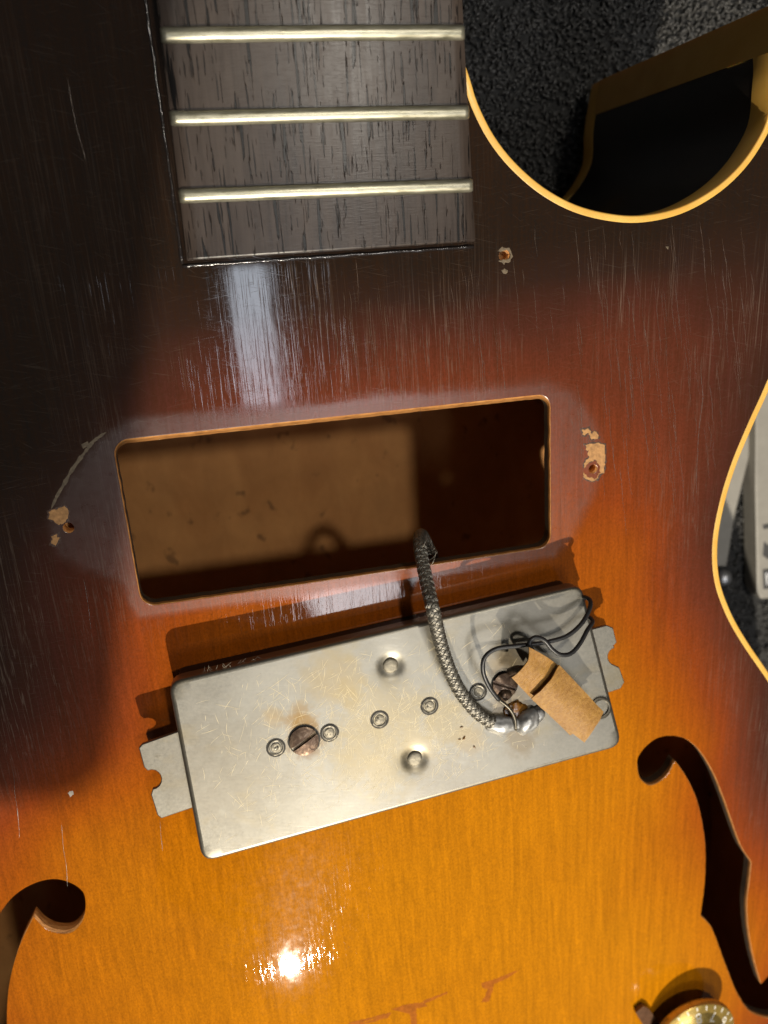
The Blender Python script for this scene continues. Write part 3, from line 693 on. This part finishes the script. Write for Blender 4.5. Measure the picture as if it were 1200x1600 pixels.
quad = np.array([pl(262, 1066)[:2], pl(910, 913)[:2], pl(974, 1166)[:2], pl(316, 1350)[:2]])[::-1]     # CCW: BL BR TR TL
quad = ccw(quad)
def rounded_quad(q, r, n=7):
    out = []
    for i in range(4):
        p, a, b = q[i], q[i - 1], q[(i + 1) % 4]; da = (a - p) / np.linalg.norm(a - p); db = (b - p) / np.linalg.norm(b - p)
        th = math.acos(np.clip(da @ db, -1, 1)); d = r / math.tan(th / 2); s, e = p + da * d, p + db * d
        for k in range(n + 1):
            t = k / n; out.append((1 - t) ** 2 * s + 2 * t * (1 - t) * p + t * t * e)
    return np.array(out)
ql = rounded_quad(quad, 3.0)
ql = resample(ql, 1.0); nq = len(ql)
PL_SLIDE = 4.0
DIMP = [pl(611, 1041)[:2], pl(649, 1187)[:2]]
def plate_h(u, v):
    h = 0.0
    for d in DIMP:
        r = math.hypot(u - d[0], v - d[1])
        h += -.55 / (1 + math.exp((r - 2.3) / .42)) - .22 * math.exp(-(r / 3.0) ** 2) if r < 7 else 0
    h += .12 * noise.noise(Vector((u * .05, v * .05, 1)))
    return h
def base_plate():
    prof = [(1.0, 0.0), (.66, -.07), (.34, -.24), (.12, -.54), (.02, -.9), (0.0, -1.6), (0.0, -PL_SLIDE), (.7, -PL_SLIDE), (.7, -2.0)]
    loops = [offset(ql, d) for d, _ in prof]
    inn = loops[0]; x0, y0 = inn.min(0); x1, y1 = inn.max(0)
    gx, gy = np.meshgrid(np.arange(x0, x1, 1.6), np.arange(y0, y1, 1.6)); g = np.stack([gx.ravel(), gy.ravel()], 1)
    for d in DIMP:
        a, b = np.meshgrid(np.arange(-4.5, 4.51, .45), np.arange(-4.5, 4.51, .45)); g = g[np.linalg.norm(g - d, axis=1) > 4.2]
        q = np.stack([a.ravel(), b.ravel()], 1); q = q[np.linalg.norm(q, axis=1) < 4.0]; g = np.vstack([g, q + d])
    g = g[inside(inn, g)]; g = g[seg_dist(inn, g) > .6]
    r = geometry.delaunay_2d_cdt([Vector(p) for p in inn] + [Vector(p) for p in g], [(i, (i + 1) % nq) for i in range(nq)], [], 1, 1e-5, True)
    P = np.array([(v.x, v.y) for v in r[0]]); lut = {}
    for oi, ids in enumerate(r[3]):
        for q in ids: lut[q] = oi
    V = [from_plate(x, y, plate_h(x, y)) for x, y in P]; Fc = [tuple(f) for f in r[2]]
    prev = [lut[i] for i in range(nq)]
    for k in range(1, len(prof)):
        cur = []
        for i in range(nq): cur.append(len(V)); V.append(from_plate(*loops[k][i], prof[k][1] + plate_h(*loops[k][i])))
        for i in range(nq): j = (i + 1) % nq; Fc.append((prev[i], cur[i], cur[j], prev[j]))
        prev = cur
    Fc.append(tuple(prev[::-1]))
    bm = bmesh.new(); vs = [bm.verts.new(v) for v in V]
    for f in Fc:
        try: bm.faces.new([vs[i] for i in f])
        except ValueError: pass
    bmesh.ops.recalc_face_normals(bm, faces=bm.faces); bm.verts.index_update()
    ob = mesh_obj('base_plate', [tuple(v.co) for v in bm.verts], [tuple(v.index for v in f.verts) for f in bm.faces], M['plate'], pickup, origin=tuple(O)); bm.free(); shade(ob, 40); return ob
for px, py, rad, c, amt in ((470, 1128, 5.0, (.20, .115, .03), .85), (478, 1158, 5.2, (.13, .065, .022), .85), (425, 1120, 3.0, (.27, .17, .05), .45), (735, 1155, 5, (.28, .19, .07), .4), (800, 1110, 7.0, (.16, .10, .04), .6),
                            (815, 1160, 5, (.17, .12, .06), .55), (790, 1040, 6, (.24, .16, .06), .5), (600, 1150, 17, (.28, .21, .09), .5), (350, 1200, 18, (.17, .15, .115), .5), (860, 960, 12, (.17, .155, .125), .45), (520, 1060, 9, (.27, .19, .07), .45), (700, 1230, 14, (.17, .15, .12), .4), (700, 1130, 8, (.27, .20, .08), .4)):
    STAINS.append((tuple(on_plate(px, py) - O), rad, c, amt))
M['plate'] = mat_plate()
bplate = base_plate()
def slab(name, poly_px, h, th, mat, parent, rnd=None):
    p = np.array([pl(x, y, h)[:2] for x, y in poly_px]); p = ccw(p); n = len(p)
    inn = offset(p, .18); V = [from_plate(*q, h) for q in inn] + [from_plate(*q, h - .16) for q in p] + [from_plate(*q, h - th) for q in p]
    tri = geometry.tessellate_polygon([[Vector((q[0], q[1], 0)) for q in inn]])
    Fc = [tuple(t) for t in tri] + [(i + n, (i + 1) % n + n, (i + 1) % n, i) for i in range(n)] + [(i + 2 * n, (i + 1) % n + 2 * n, (i + 1) % n + n, i + n) for i in range(n)] + [tuple(2 * n + i for i in t[::-1]) for t in tri]
    bm = bmesh.new(); vs = [bm.verts.new(v) for v in V]
    for f in Fc:
        try: bm.faces.new([vs[i] for i in f])
        except ValueError: pass
    bmesh.ops.recalc_face_normals(bm, faces=bm.faces); bm.verts.index_update()
    ob = mesh_obj(name, [tuple(v.co) for v in bm.verts], [tuple(v.index for v in f.verts) for f in bm.faces], mat, parent, origin=tuple(O)); bm.free(); return ob
def arc_px(cx, cy, r, a0, a1, n=9): return [(cx + r * math.cos(math.radians(a)), cy + r * math.sin(math.radians(a))) for a in np.linspace(a0, a1, n)]
earL = [(292, 1138), (222, 1163), (217, 1169), (225, 1199)] + arc_px(237, 1218, 15, -115, 85, 10) + [(236, 1242), (246, 1274), (252, 1279), (308, 1260)]
earR = [(918, 985), (948, 977), (958, 981), (964, 1004)] + [(959, 1009)] + arc_px(964, 1026, 14, 255, 105, 10) + [(968, 1043), (976, 1066), (970, 1076), (940, 1086)]
slab('mounting_ear', earL, -3.2, .9, M['plate'], bplate); slab('mounting_ear', earR, -3.2, .9, M['plate'], bplate)
# black cover below the plate, resting on the top
def cover():
    a = offset(ql, 1.4); V = []; Fc = []
    for q in a: V.append(from_plate(*q, -3.0))
    for q in a:
        w3 = from_plate(*q, -3.0); V.append((w3[0], w3[1], float(H(w3[0], w3[1])) + .3))
    Fc = [(i, (i + 1) % nq, (i + 1) % nq + nq, i + nq) for i in range(nq)] + [tuple(range(nq)), tuple(range(2 * nq - 1, nq - 1, -1))]
    ob = mesh_obj('pickup_cover', V, Fc, M['cover'], pickup, origin=tuple(O)); shade(ob, 40)
cover()
FR = (U, W_, Nn)
def rivet(px, py, r=1.75, name='rivet'):
    u, v, _ = pl(px, py); c = from_plate(u, v, plate_h(u, v))
    vv, ff = lathe([(r, -.15), (r, .02), (r * .98, .12), (r * .86, .17), (r * .74, .08), (r * .70, -.45), (r * .60, -.48), (r * .52, -.1), (r * .36, .10), (r * .12, .14)], c, FR, 26)
    vv = [q + Nn * (.16 * noise.noise(Vector(q) * 1.1)) + U * (.10 * noise.noise(Vector(q) * .9 + Vector((5, 0, 0)))) for q in vv]
    ob = mesh_obj(name, vv, ff, M['rivet'], bplate, origin=tuple(O)); shade(ob, 50)
    vv, ff = lathe([(r * .66, -.3), (r * .64, .06), (r * .52, .15), (r * .25, .17), (r * .08, .15)], c, FR, 18); vv = [q + Nn * (.22 * noise.noise(Vector(q) * 1.7)) for q in vv]
    ob = mesh_obj('rivet_core', vv, ff, M['core_metal'], bplate, True, origin=tuple(O))
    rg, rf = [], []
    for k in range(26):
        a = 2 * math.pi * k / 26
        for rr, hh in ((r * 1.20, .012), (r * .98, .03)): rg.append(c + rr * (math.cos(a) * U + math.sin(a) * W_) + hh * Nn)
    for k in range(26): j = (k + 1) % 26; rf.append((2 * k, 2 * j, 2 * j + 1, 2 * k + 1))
    mesh_obj('gap_shade_ring', rg, rf, M['hole'], bplate, origin=tuple(O))  # dark ring painted as the shade in the gap round the rivet
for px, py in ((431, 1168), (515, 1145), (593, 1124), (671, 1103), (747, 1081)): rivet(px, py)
def dimple_pin(px, py):
    u, v, _ = pl(px, py); c = from_plate(u, v, -.92)
    vv, ff = lathe([(1.75, -.3), (1.72, .45), (1.55, .68), (1.1, .80), (.4, .84)], c, FR, 22); mesh_obj('dimple', [q + Nn * (.15 * noise.noise(Vector(q) * 1.3)) for q in vv], ff, M['core_metal'], bplate, True, origin=tuple(O))
dimple_pin(611, 1041); dimple_pin(649, 1187)
def slotted_screw(px, py, r, ang, h0, mat, tilt=0.0):
    u, v, _ = pl(px, py); c = from_plate(u, v, 0); n = 36; ca, sa = math.cos(ang), math.sin(ang); hw = r * .13; V = []; Fc = []
    rad = np.linspace(0, 1, 12)
    def hh(x, y):
        rr = math.hypot(x, y); z = h0 + (.32 * (1 - rr ** 2)) if rr < .999 else -.2
        d = abs(-x * sa + y * ca) * r
        if d < hw: z -= .75
        return z
    N = 40; idx = {}
    xs = np.linspace(-1, 1, N)
    # polar rings cut by a slot: build from two half discs with a sunken bar between
    for s in (1, -1):
        base = len(V); pts = []
        phi0 = math.asin(min(.99, hw / r))
        arc = [(math.cos(a), math.sin(a)) for a in np.linspace(phi0, math.pi - phi0, 20)]
        rows = []
        for f_ in (0, .35, .7, .9, 1.0, 1.0):
            row = []
            for (x, y) in arc:
                yy = hw / r + (y - hw / r) * (f_ if f_ < 1 else 1); xx = x * (1 if f_ == 1 else 1) if f_ > 0 else x
                rr = math.hypot(xx, yy); z = h0 + .35 * (1 - rr * rr)
                if len(rows) == 5: z = -.25
                X = (xx * ca - s * yy * sa) * r; Y = (xx * sa + s * yy * ca) * r
                row.append(len(V)); V.append(c + U * X + W_ * Y + Nn * z)
            rows.append(row)
        wall = []
        for (x, y) in arc:
            X = (x * ca - s * hw / r * sa) * r; Y = (x * sa + s * hw / r * ca) * r; wall.append(len(V)); V.append(c + U * X + W_ * Y + Nn * (h0 - .55))
        rows = [wall] + rows
        for a, b in zip(rows[:-1], rows[1:]):
            for k in range(len(arc) - 1):
                f = (a[k], a[k + 1], b[k + 1], b[k]); Fc.append(f if s < 0 else f[::-1])
    b0 = len(V); 
    for x, s in ((-1, -1), (1, -1), (1, 1), (-1, 1)):
        X = (x * ca - s * hw / r * sa) * r * .98; Y = (x * sa + s * hw / r * ca) * r * .98; V.append(c + U * X + W_ * Y + Nn * (h0 - .55))
    Fc.append((b0, b0 + 1, b0 + 2, b0 + 3))
    bm = bmesh.new(); vs = [bm.verts.new(v) for v in V]
    for f in Fc:
        try: bm.faces.new([vs[i] for i in f])
        except ValueError: pass
    bmesh.ops.recalc_face_normals(bm, faces=bm.faces); bm.verts.index_update()
    ob = mesh_obj('slotted_screw', [tuple(v.co) for v in bm.verts], [tuple(v.index for v in f.verts) for f in bm.faces], mat, pickup, origin=tuple(O)); bm.free(); shade(ob, 35)
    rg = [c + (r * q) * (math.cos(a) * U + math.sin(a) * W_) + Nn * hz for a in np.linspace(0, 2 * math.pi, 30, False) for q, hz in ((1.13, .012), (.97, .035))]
    mesh_obj('gap_shade_ring', rg, [(2 * k, 2 * ((k + 1) % 30), 2 * ((k + 1) % 30) + 1, 2 * k + 1) for k in range(30)], M['hole'], bplate, origin=tuple(O))  # painted gap shade round the screw head
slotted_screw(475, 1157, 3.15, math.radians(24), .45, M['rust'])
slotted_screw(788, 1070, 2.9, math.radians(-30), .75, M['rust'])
# open eyelet near the right-hand corner
u, v, _ = pl(938, 1106); c = from_plate(u, v, 0)
vv, ff = lathe([(2.7, -.1), (2.65, .35), (2.3, .5), (1.9, .35), (1.75, -.6), (.4, -.7)], c, FR, 28); ob = mesh_obj('eyelet', vv, ff, M['screw_dark'], bplate, origin=tuple(O)); shade(ob, 50)

def plate_scratches():
    parts = []; r2 = random.Random(5); lim = offset(ql, 3.0)
    spots = [(-8, 0, 9, 8), (4, 4, 10, 9), (-22, 6, 10, 8), (0, -9, 10, 6), (8, -4, 8, 7), (-28, -4, 13, 11)]
    for i in range(1300):
        cu, cv, su, sv = spots[i % 6]
        if i % 5 == 0: cu, cv, su, sv = 0, 0, 40, 18
        a = r2.choice((r2.uniform(0, 6.28), math.radians(r2.gauss(30, 14)), math.radians(r2.gauss(85, 16)))); L = r2.uniform(.7, 3.6) * (2.0 if r2.random() < .12 else 1)
        p0 = np.array([r2.gauss(cu, su), r2.gauss(cv, sv)]); d = np.array([math.cos(a), math.sin(a)]); nrm_ = np.array([-d[1], d[0]]); bow = r2.uniform(-.06, .06) * L
        pts = [p0 + d * L * t + nrm_ * bow * 4 * t * (1 - t) for t in (0, .25, .5, .75, 1)]
        if not inside(lim, np.array(pts)).all() or any(np.linalg.norm(q - dd) < 4 for q in pts for dd in DIMP): continue
        w = r2.uniform(.018, .046); V = []; F_ = []
        for t, q in zip((.25, .8, 1, .8, .2), pts):
            for sgn in (1, -1): x = q + nrm_ * sgn * w * t; V.append(from_plate(*x, plate_h(*x) + .012))
        for k in range(4): F_.append((2 * k, 2 * k + 1, 2 * k + 3, 2 * k + 2))
        parts.append((V, F_))
    v, f = join(parts); o = mesh_obj('hairline_scratches', v, f, mat_flat('bright_scratch', (.85, .72, .45), .45, .45, 1.0, .0), bplate, origin=tuple(O)); o['kind'] = 'stuff'
plate_scratches()
# solder, flux
def blob(name, cpx, h, rad, mat, ang=0, seed=0, parent=pickup, amp=.18):
    c = on_plate(*cpx, h); bm = bmesh.new(); bmesh.ops.create_icosphere(bm, subdivisions=4, radius=1.0); V = []
    ca, sa = math.cos(ang), math.sin(ang)
    for q in bm.verts:
        d = q.co.normalized(); k = 1 + amp * noise.noise(d * 1.4 + Vector((seed, 0, 0))) + amp * .3 * noise.noise(d * 4 + Vector((seed, 5, 0)))
        x, y, z = d.x * rad[0] * k, d.y * rad[1] * k, d.z * rad[2] * k; V.append(c + U * (x * ca - y * sa) + W_ * (x * sa + y * ca) + Nn * z)
    bm.verts.index_update(); Fc = [tuple(v.index for v in f.verts) for f in bm.faces]; bm.free()
    return mesh_obj(name, V, Fc, mat, parent, True, origin=tuple(O))
blob('solder_joint', (784, 1132), .5, (4.2, 2.2, 1.9), M['solder'], math.radians(-14), 1)
blob('solder_joint', (823, 1127), .5, (3.3, 2.5, 2.2), M['solder'], math.radians(38), 4)
blob('solder_joint', (840, 1116), .3, (2.0, 1.6, 1.3), M['solder'], math.radians(60), 6)
blob('solder_joint', (789, 1086), 1.0, (1.6, 1.3, 1.0), M['rust'], 0, 9)
blob('flux_residue', (806, 1110), .1, (2.6, 2.2, .45), M['flux'], .4, 3, amp=.5)
blob('flux_residue', (800, 1122), .1, (1.8, 1.3, .6), M['flux'], 1.4, 13, amp=.5)
for i, (px, py, r) in enumerate(((721, 1136, .35), (725, 1153, .5), (741, 1167, .4), (718, 1155, .3))): blob('flux_residue', (px, py), .0, (r, r * .5, .18), M['flux'], i, 20 + i, amp=.4)
# yellow heat stain around the rusty screw and the joint: thin deposits

# braided cable: rises from the cavity, crosses the rim, ends in the solder
cab = [at(690, 846, -16), at(668, 838, -7), on_top(652, 850, -.5), on_top(658, 876, 3.0), on_top(668, 912, 8.0), on_plate(676, 950, 6.5), on_plate(687, 1000, 5.2), on_plate(702, 1046, 3.8), on_plate(722, 1085, 2.5), on_plate(748, 1115, 1.6), on_plate(772, 1130, 1.2)]
c0 = at(658, 836, -7); cab = [c0 + [16, -34, -16], c0 + [8, -17, -11], c0 + [2.5, -4.5, -4.5], c0] + [on_top(656, 850, .0), on_top(660, 876, 4.0), on_top(667, 912, 9.0)] + cab[5:]
path = resample(catmull(cab, 12), .28, False)
path = resample(catmull(path[::6], 8), .22, False)
T, A, B = frames(path); s = np.arange(len(path)) * .22; CR = 1.32
vv, ff = tube(path, CR * .80, 10); cable = mesh_obj('shielded_cable', vv, ff, M['core'], pickup, True, origin=tuple(O))
parts = []; NS = 9; pitch = 7.0
for sgn in (1, -1):
    for k in range(NS):
        for sub in (-1, 0, 1):
            ph = sgn * (2 * math.pi * s / pitch) + 2 * math.pi * k / NS + sub * .155
            # over two, under two
            ov = np.sin((2 * math.pi * s / pitch) * NS / 2 + math.pi / 4 + (0 if sgn > 0 else math.pi))
            r = CR + .13 * ov + .03 * np.sin(s * 3 + k)
            pts = path + (A * np.cos(ph)[:, None] + B * np.sin(ph)[:, None]) * r[:, None]
            parts.append(tube(pts, .105, 5, False))
v, f = join(parts); mesh_obj('woven_shield', v, f, M['braid'], cable, True, origin=tuple(O))
# stray strands of the shield
fr = []
for px, py in ((671, 875), (654, 858), (668, 885)):
    p = on_top(px, py, 5.0); fr.append(tube([p, p + [1.0, .8, .6], p + [1.6, 2.2, .8]], .06, 4))
v, f = join(fr); mesh_obj('stray_strand', v, f, M['braid'], cable, True, origin=tuple(O))

# black lead wire and its paper tape flag
def wire(pts, rad, mat, name):
    p = resample(catmull(np.array(pts), 10), .5, False); v, f = tube(p, rad, 10); return mesh_obj(name, v, f, mat, pickup, True, origin=tuple(O))
wire([on_plate(779, 1093, 3.2), on_plate(765, 1074, 4.4), on_plate(755, 1050, 5.6), on_plate(757, 1028, 6.3), on_plate(775, 1014, 6.6), on_plate(810, 1009, 6.6), on_plate(850, 1004, 6.4), on_plate(885, 994, 6.0),
      on_plate(908, 975, 5.2), on_plate(921, 952, 3.6), on_plate(922, 938, 2.0), on_plate(913, 933, .2), on_plate(912, 938, -2.5)], .50, M['wire'], 'lead_wire')
wire([on_plate(806, 1140, 2.2), on_plate(804, 1122, 2.6), on_plate(795, 1106, 2.8), on_plate(779, 1093, 3.2)], .38, M['rivet'], 'tinned_wire_end')
wire([on_plate(846, 1040, 7.6), on_plate(832, 1016, 7.6), on_plate(827, 1004, 7.8), on_plate(836, 996, 7.8), on_plate(850, 1000, 7.4), on_plate(862, 1014, 7.0), on_plate(876, 1023, 6.6), on_plate(892, 1021, 6.2),
      on_plate(906, 1006, 5.4), on_plate(918, 984, 4.0), on_plate(926, 971, 2.4), on_plate(920, 964, .8), on_plate(921, 966, -3)], .50, M['wire'], 'lead_wire')
def sheet(name, rows, th, mat):
    """thin bent sheet through rows of points (mm), given thickness"""
    R = np.array([catmull(np.array(r), 5) for r in rows]); R = np.array([catmull(R[:, j], 5) for j in range(R.shape[1])]).transpose(1, 0, 2)
    a, b = R.shape[:2]; du = np.gradient(R, axis=0); dv = np.gradient(R, axis=1); nn = np.cross(du, dv); nn /= np.linalg.norm(nn, axis=2, keepdims=True) + 1e-9
    wob = np.array([[.38 * noise.noise(Vector(R[i, j]) * .33) + .12 * noise.noise(Vector(R[i, j]) * 1.1) for j in range(b)] for i in range(a)])[..., None]
    P = R + nn * wob; V = [p for p in (P + nn * th / 2).reshape(-1, 3)] + [p for p in (P - nn * th / 2).reshape(-1, 3)]; m = a * b; Fc = []
    for i in range(a - 1):
        for j in range(b - 1):
            q = i * b + j; Fc += [(q, q + 1, q + 1 + b, q + b), (q + m, q + b + m, q + 1 + b + m, q + 1 + m)]
    bd = [i * b for i in range(a)] + [(a - 1) * b + j for j in range(1, b)] + [i * b + b - 1 for i in range(a - 2, -1, -1)] + [j for j in range(b - 2, 0, -1)]
    for k in range(len(bd)):
        x, y = bd[k], bd[(k + 1) % len(bd)]; Fc.append((x, y, y + m, x + m))
    ob = mesh_obj(name, V, Fc, mat, pickup, origin=tuple(O)); shade(ob, 45); return ob
sheet('paper_tape', [[on_plate(874, 1039, 8.2), on_plate(855, 1068, 9.0), on_plate(830, 1092, 7.6)], [on_plate(908, 1075, 7.4), on_plate(885, 1101, 8.0), on_plate(861, 1119, 6.6)],
                     [on_plate(943, 1112, 5.6), on_plate(930, 1136, 6.2), on_plate(913, 1160, 5.2)]], .26, M['tape'])
sheet('paper_tape', [[on_plate(866, 1050, 6.6), on_plate(846, 1076, 7.4), on_plate(835, 1088, 6.2)], [on_plate(896, 1082, 5.8), on_plate(874, 1106, 6.4), on_plate(859, 1117, 5.2)],
                     [on_plate(932, 1114, 4.4), on_plate(916, 1130, 5.0), on_plate(891, 1149, 4.2)]], .26, M['tape'])
sheet('paper_tape', [[on_plate(826, 1011, 9.4), on_plate(823, 1036, 9.6), on_plate(799, 1058, 8.6)], [on_plate(850, 1024, 8.6), on_plate(836, 1052, 8.6), on_plate(815, 1075, 7.6)],
                     [on_plate(876, 1042, 6.2), on_plate(858, 1072, 6.6), on_plate(834, 1096, 5.6)]], .26, M['tape'])
wire([on_plate(797, 1050, 3.0), on_plate(806, 1046, 5.5), on_plate(818, 1046, 7.2)], .9, M['rust'], 'twisted_joint')
# lint caught on the edge of the plate
fz = []
for _ in range(26):
    x = random.uniform(300, 420); y = 1066 - (x - 262) * .236 + random.uniform(-2, 2); p = on_plate(x, y, -1.2 + random.uniform(-.5, .5)); d = np.array([random.uniform(-1.5, 2.5), random.uniform(.2, 1.6), random.uniform(-.3, .8)])
    fz.append(tube([p, p + d * .5 + [random.uniform(-.3, .3), 0, .2], p + d], .035, 3, False))
v, f = join(fz); o = mesh_obj('lint', v, f, M['hair'], pickup, True, origin=tuple(O)); o['kind'] = 'stuff'

# ------------------------------------------------------------------ volume knob
kb = on_top(1097, 1564, 7.0); kb = kb + np.array([-1.4, -14.1, 0]); kz = float(H(kb[0], kb[1])); KC = np.array([kb[0], kb[1], kz])
X3, Y3, Z3 = np.array([1.0, 0, 0]), np.array([0, 1.0, 0]), np.array([0, 0, 1.0])
v, f = lathe([(13.0, 5.0), (13.2, 5.4), (13.2, 6.6), (13.1, 7.1), (12.9, 7.3), (8.2, 9.0), (7.9, 9.4)], KC, (X3, Y3, Z3), 64)
knob = mesh_obj('control_knob', v, f, M['gold'], guitar, origin=tuple(KC)); shade(knob, 30)
v, f = lathe([(8.0, 8.8), (7.7, 12.6), (7.3, 13.3), (6.4, 13.6), (5.0, 13.3)], KC, (X3, Y3, Z3), 48); o = mesh_obj('knob_cap', v, f, M['cap'], knob, origin=tuple(KC)); shade(o, 30)
v, f = lathe([(11.5, 5.2), (4.0, 4.6), (3.6, -.2)][::-1], KC, (X3, Y3, Z3), 32); o = mesh_obj('knob_shaft', v, f, M['cap'], knob, origin=tuple(KC)); shade(o, 30)
def skirt(r, a, lift=.03): return KC + r * (math.cos(a) * X3 + math.sin(a) * Y3) + Z3 * (7.3 + (12.9 - r) / 4.7 * 1.7 + lift)
def numeral(ch, a):
    cu = bpy.data.curves.new('numeral', 'FONT'); cu.body = ch; cu.size = 1.0; cu.align_x = 'CENTER'; cu.align_y = 'CENTER'
    t = bpy.data.objects.new('tmp', cu); COL.objects.link(t); dg = bpy.context.evaluated_depsgraph_get(); me = bpy.data.meshes.new_from_object(t.evaluated_get(dg)); bpy.data.objects.remove(t)
    c = skirt(10.0, a, .06); out = math.cos(a) * X3 + math.sin(a) * Y3; slope = -1.7 / 4.7; up = -(out + Z3 * slope); up /= np.linalg.norm(up)       # tops towards the centre
    right = np.cross(up, np.cross(out, up)); right = np.array([math.sin(a), -math.cos(a), 0.0]) * -1; sz = 4.3
    V = [c + right * q.co.x * sz + up * q.co.y * sz for q in me.vertices]; Fc = [tuple(p.vertices) for p in me.polygons]
    mesh_obj('numeral', V, Fc, M['ink'], knob, origin=tuple(KC))
def tick(a, r0=11.6, r1=12.8, hw=.22):
    d = np.array([-math.sin(a), math.cos(a), 0]); mesh_obj('tick_mark', [skirt(r0, a) - d * hw, skirt(r1, a) - d * hw, skirt(r1, a) + d * hw, skirt(r0, a) + d * hw], [(0, 1, 2, 3)], M['ink'], knob, origin=tuple(KC))
A8 = math.radians(93)
for i, ch in enumerate('0123456789'):
    a = A8 + (int(ch) - 8) * math.radians(29); numeral(ch, a); tick(a, 11.9, 12.8); tick(a + math.radians(14.5))
# copper-brown pointer under the knob
pp = [on_top(x, y, 1.2) for x, y in ((992, 1580), (1004, 1570), (1012, 1574), (1060, 1640), (1040, 1660))]
V = [np.array(p) + Z3 * .5 for p in pp] + [np.array(p) - Z3 * .7 for p in pp]; n = len(pp)
mesh_obj('knob_pointer', V, [tuple(range(n)), tuple(range(2 * n - 1, n - 1, -1))] + [(i, (i + 1) % n, (i + 1) % n + n, i + n) for i in range(n)], M['copper'], knob, origin=tuple(KC))

# ------------------------------------------------------------------ things lying on the carpet, half hidden
def slab_world(name, px_poly, z, th, mat, label=None, cat=None, parent=None, bev=.6):
    p = ccw(np.array([at(x, y, z)[:2] for x, y in px_poly])); n = len(p); inn = offset(p, bev)
    V = [(*q, z) for q in inn] + [(*q, z - bev * .7) for q in p] + [(*q, z - th) for q in p]; tri = geometry.tessellate_polygon([[Vector((q[0], q[1], 0)) for q in inn]])
    Fc = [tuple(t) for t in tri] + [(i + n, (i + 1) % n + n, (i + 1) % n, i) for i in range(n)] + [(i + 2 * n, (i + 1) % n + 2 * n, (i + 1) % n + n, i + n) for i in range(n)] + [tuple(2 * n + i for i in t[::-1]) for t in tri]
    bm = bmesh.new(); vs = [bm.verts.new(v) for v in V]
    for f in Fc:
        try: bm.faces.new([vs[i] for i in f])
        except ValueError: pass
    bmesh.ops.recalc_face_normals(bm, faces=bm.faces); bm.verts.index_update()
    org = (p[:, 0].mean(), p[:, 1].mean(), z - th)
    ob = mesh_obj(name, [tuple(v.co) for v in bm.verts], [tuple(v.index for v in f.verts) for f in bm.faces], mat, parent, origin=org); bm.free()
    if label: ob['label'] = label; ob['category'] = cat
    return ob
slab_world('steel_ruler', [(1205, 560), (1187, 650), (1150, 800), (1136, 885), (1085, 885), (1100, 760), (1140, 600)], CZ + 5.0, 3.5, M['grey'], 'pale grey metal strip lying on the carpet behind the waist', 'ruler')
tool = slab_world('tool_case', [(1182, 590), (1260, 570), (1275, 930), (1190, 936), (1184, 926), (1181, 760)], CZ + 9.0, 7.5, M['grey'], 'grey case with dark markings at the right edge beside the carpet', 'case')
for poly in ([(1192, 820), (1215, 816), (1215, 824), (1193, 827)], [(1194, 846), (1200, 852), (1216, 850), (1216, 872), (1200, 874), (1192, 868)], [(1192, 890), (1216, 886), (1216, 918), (1193, 921)]):
    slab_world('dark_marking', poly, CZ + 9.15, .3, M['darkmark'], parent=tool, bev=.05)
slab_world('latch_button', [(1197, 895), (1216, 892), (1216, 912), (1198, 914)], CZ + 9.5, .4, M['steel'], parent=tool, bev=.1)
c = at(1130, 903, CZ + 5); v, f = lathe([(3.0, -2.5), (3.2, -.5), (2.9, 1.2), (2.0, 2.3), (.6, 2.8)], c, (X3, Y3, Z3), 24); o = mesh_obj('steel_ball_end', v, f, M['steel'], None, True, origin=tuple(c - [0, 0, 2.5])); o['label'] = 'small bright steel stud beside the end of the grey strip'; o['category'] = 'stud'

# ------------------------------------------------------------------ the phone that takes the picture: its shadow lies on the left of the body
def phone():
    k = 260.0 / LAMP[2]
    def lift(p): return np.array(p) * (1 - k) + LAMP[:2] * k
    a, b = lift((-39.5, 29)), lift((-51.0, -16.6)); d = (a - b) / np.linalg.norm(a - b); q = np.array([-d[1], d[0]])
    corner = b - d * ((b - lift((-60.0, -63.5))) @ d)
    poly = ccw(resample(np.array([corner + q * x + d * y for x, y in round_rect(0, 74, 0, 150, 9)]), 2)); n = len(poly); V = []; z0 = 260.0
    inn = offset(poly, 1.2)
    for pz_, z in ((inn, z0), (poly, z0 + 1.2), (poly, z0 + 6.6), (inn, z0 + 7.8)): V += [(*p, z) for p in pz_]
    Fc = [tuple(range(n - 1, -1, -1)), tuple(range(3 * n, 4 * n))] + [(r * n + i, r * n + (i + 1) % n, (r + 1) * n + (i + 1) % n, (r + 1) * n + i) for r in range(3) for i in range(n)]
    e = empty('phone', (*poly.mean(0), z0), 'dark phone held above the guitar, out of frame, shading its left side', 'phone')
    o = mesh_obj('phone_body', V, Fc, M['darkmark'], e, origin=(*poly.mean(0), z0)); shade(o, 40)
    s_ = offset(poly, 4.0); mesh_obj('phone_screen', [(*p, z0 + 7.9) for p in s_] + [(*p, z0 + 7.82) for p in s_], [tuple(range(n)), tuple(range(2 * n - 1, n - 1, -1))] + [(i, i + n, (i + 1) % n + n, (i + 1) % n) for i in range(n)], M['glass'], e, origin=(*poly.mean(0), z0))
    for dy in (136, 118):
        c_ = corner + q * 13 + d * dy; v, f = lathe([(6.5, 0.0), (6.4, -1.4), (5.2, -1.7), (4.8, -1.2)], np.array([*c_, z0]), (X3, Y3, Z3), 24); m_ = mesh_obj('camera_lens', v, f, M['glass'], e, origin=(*c_, z0)); shade(m_, 40)
phone()
for o in bpy.data.objects:
    if '_org' in o: del o['_org']
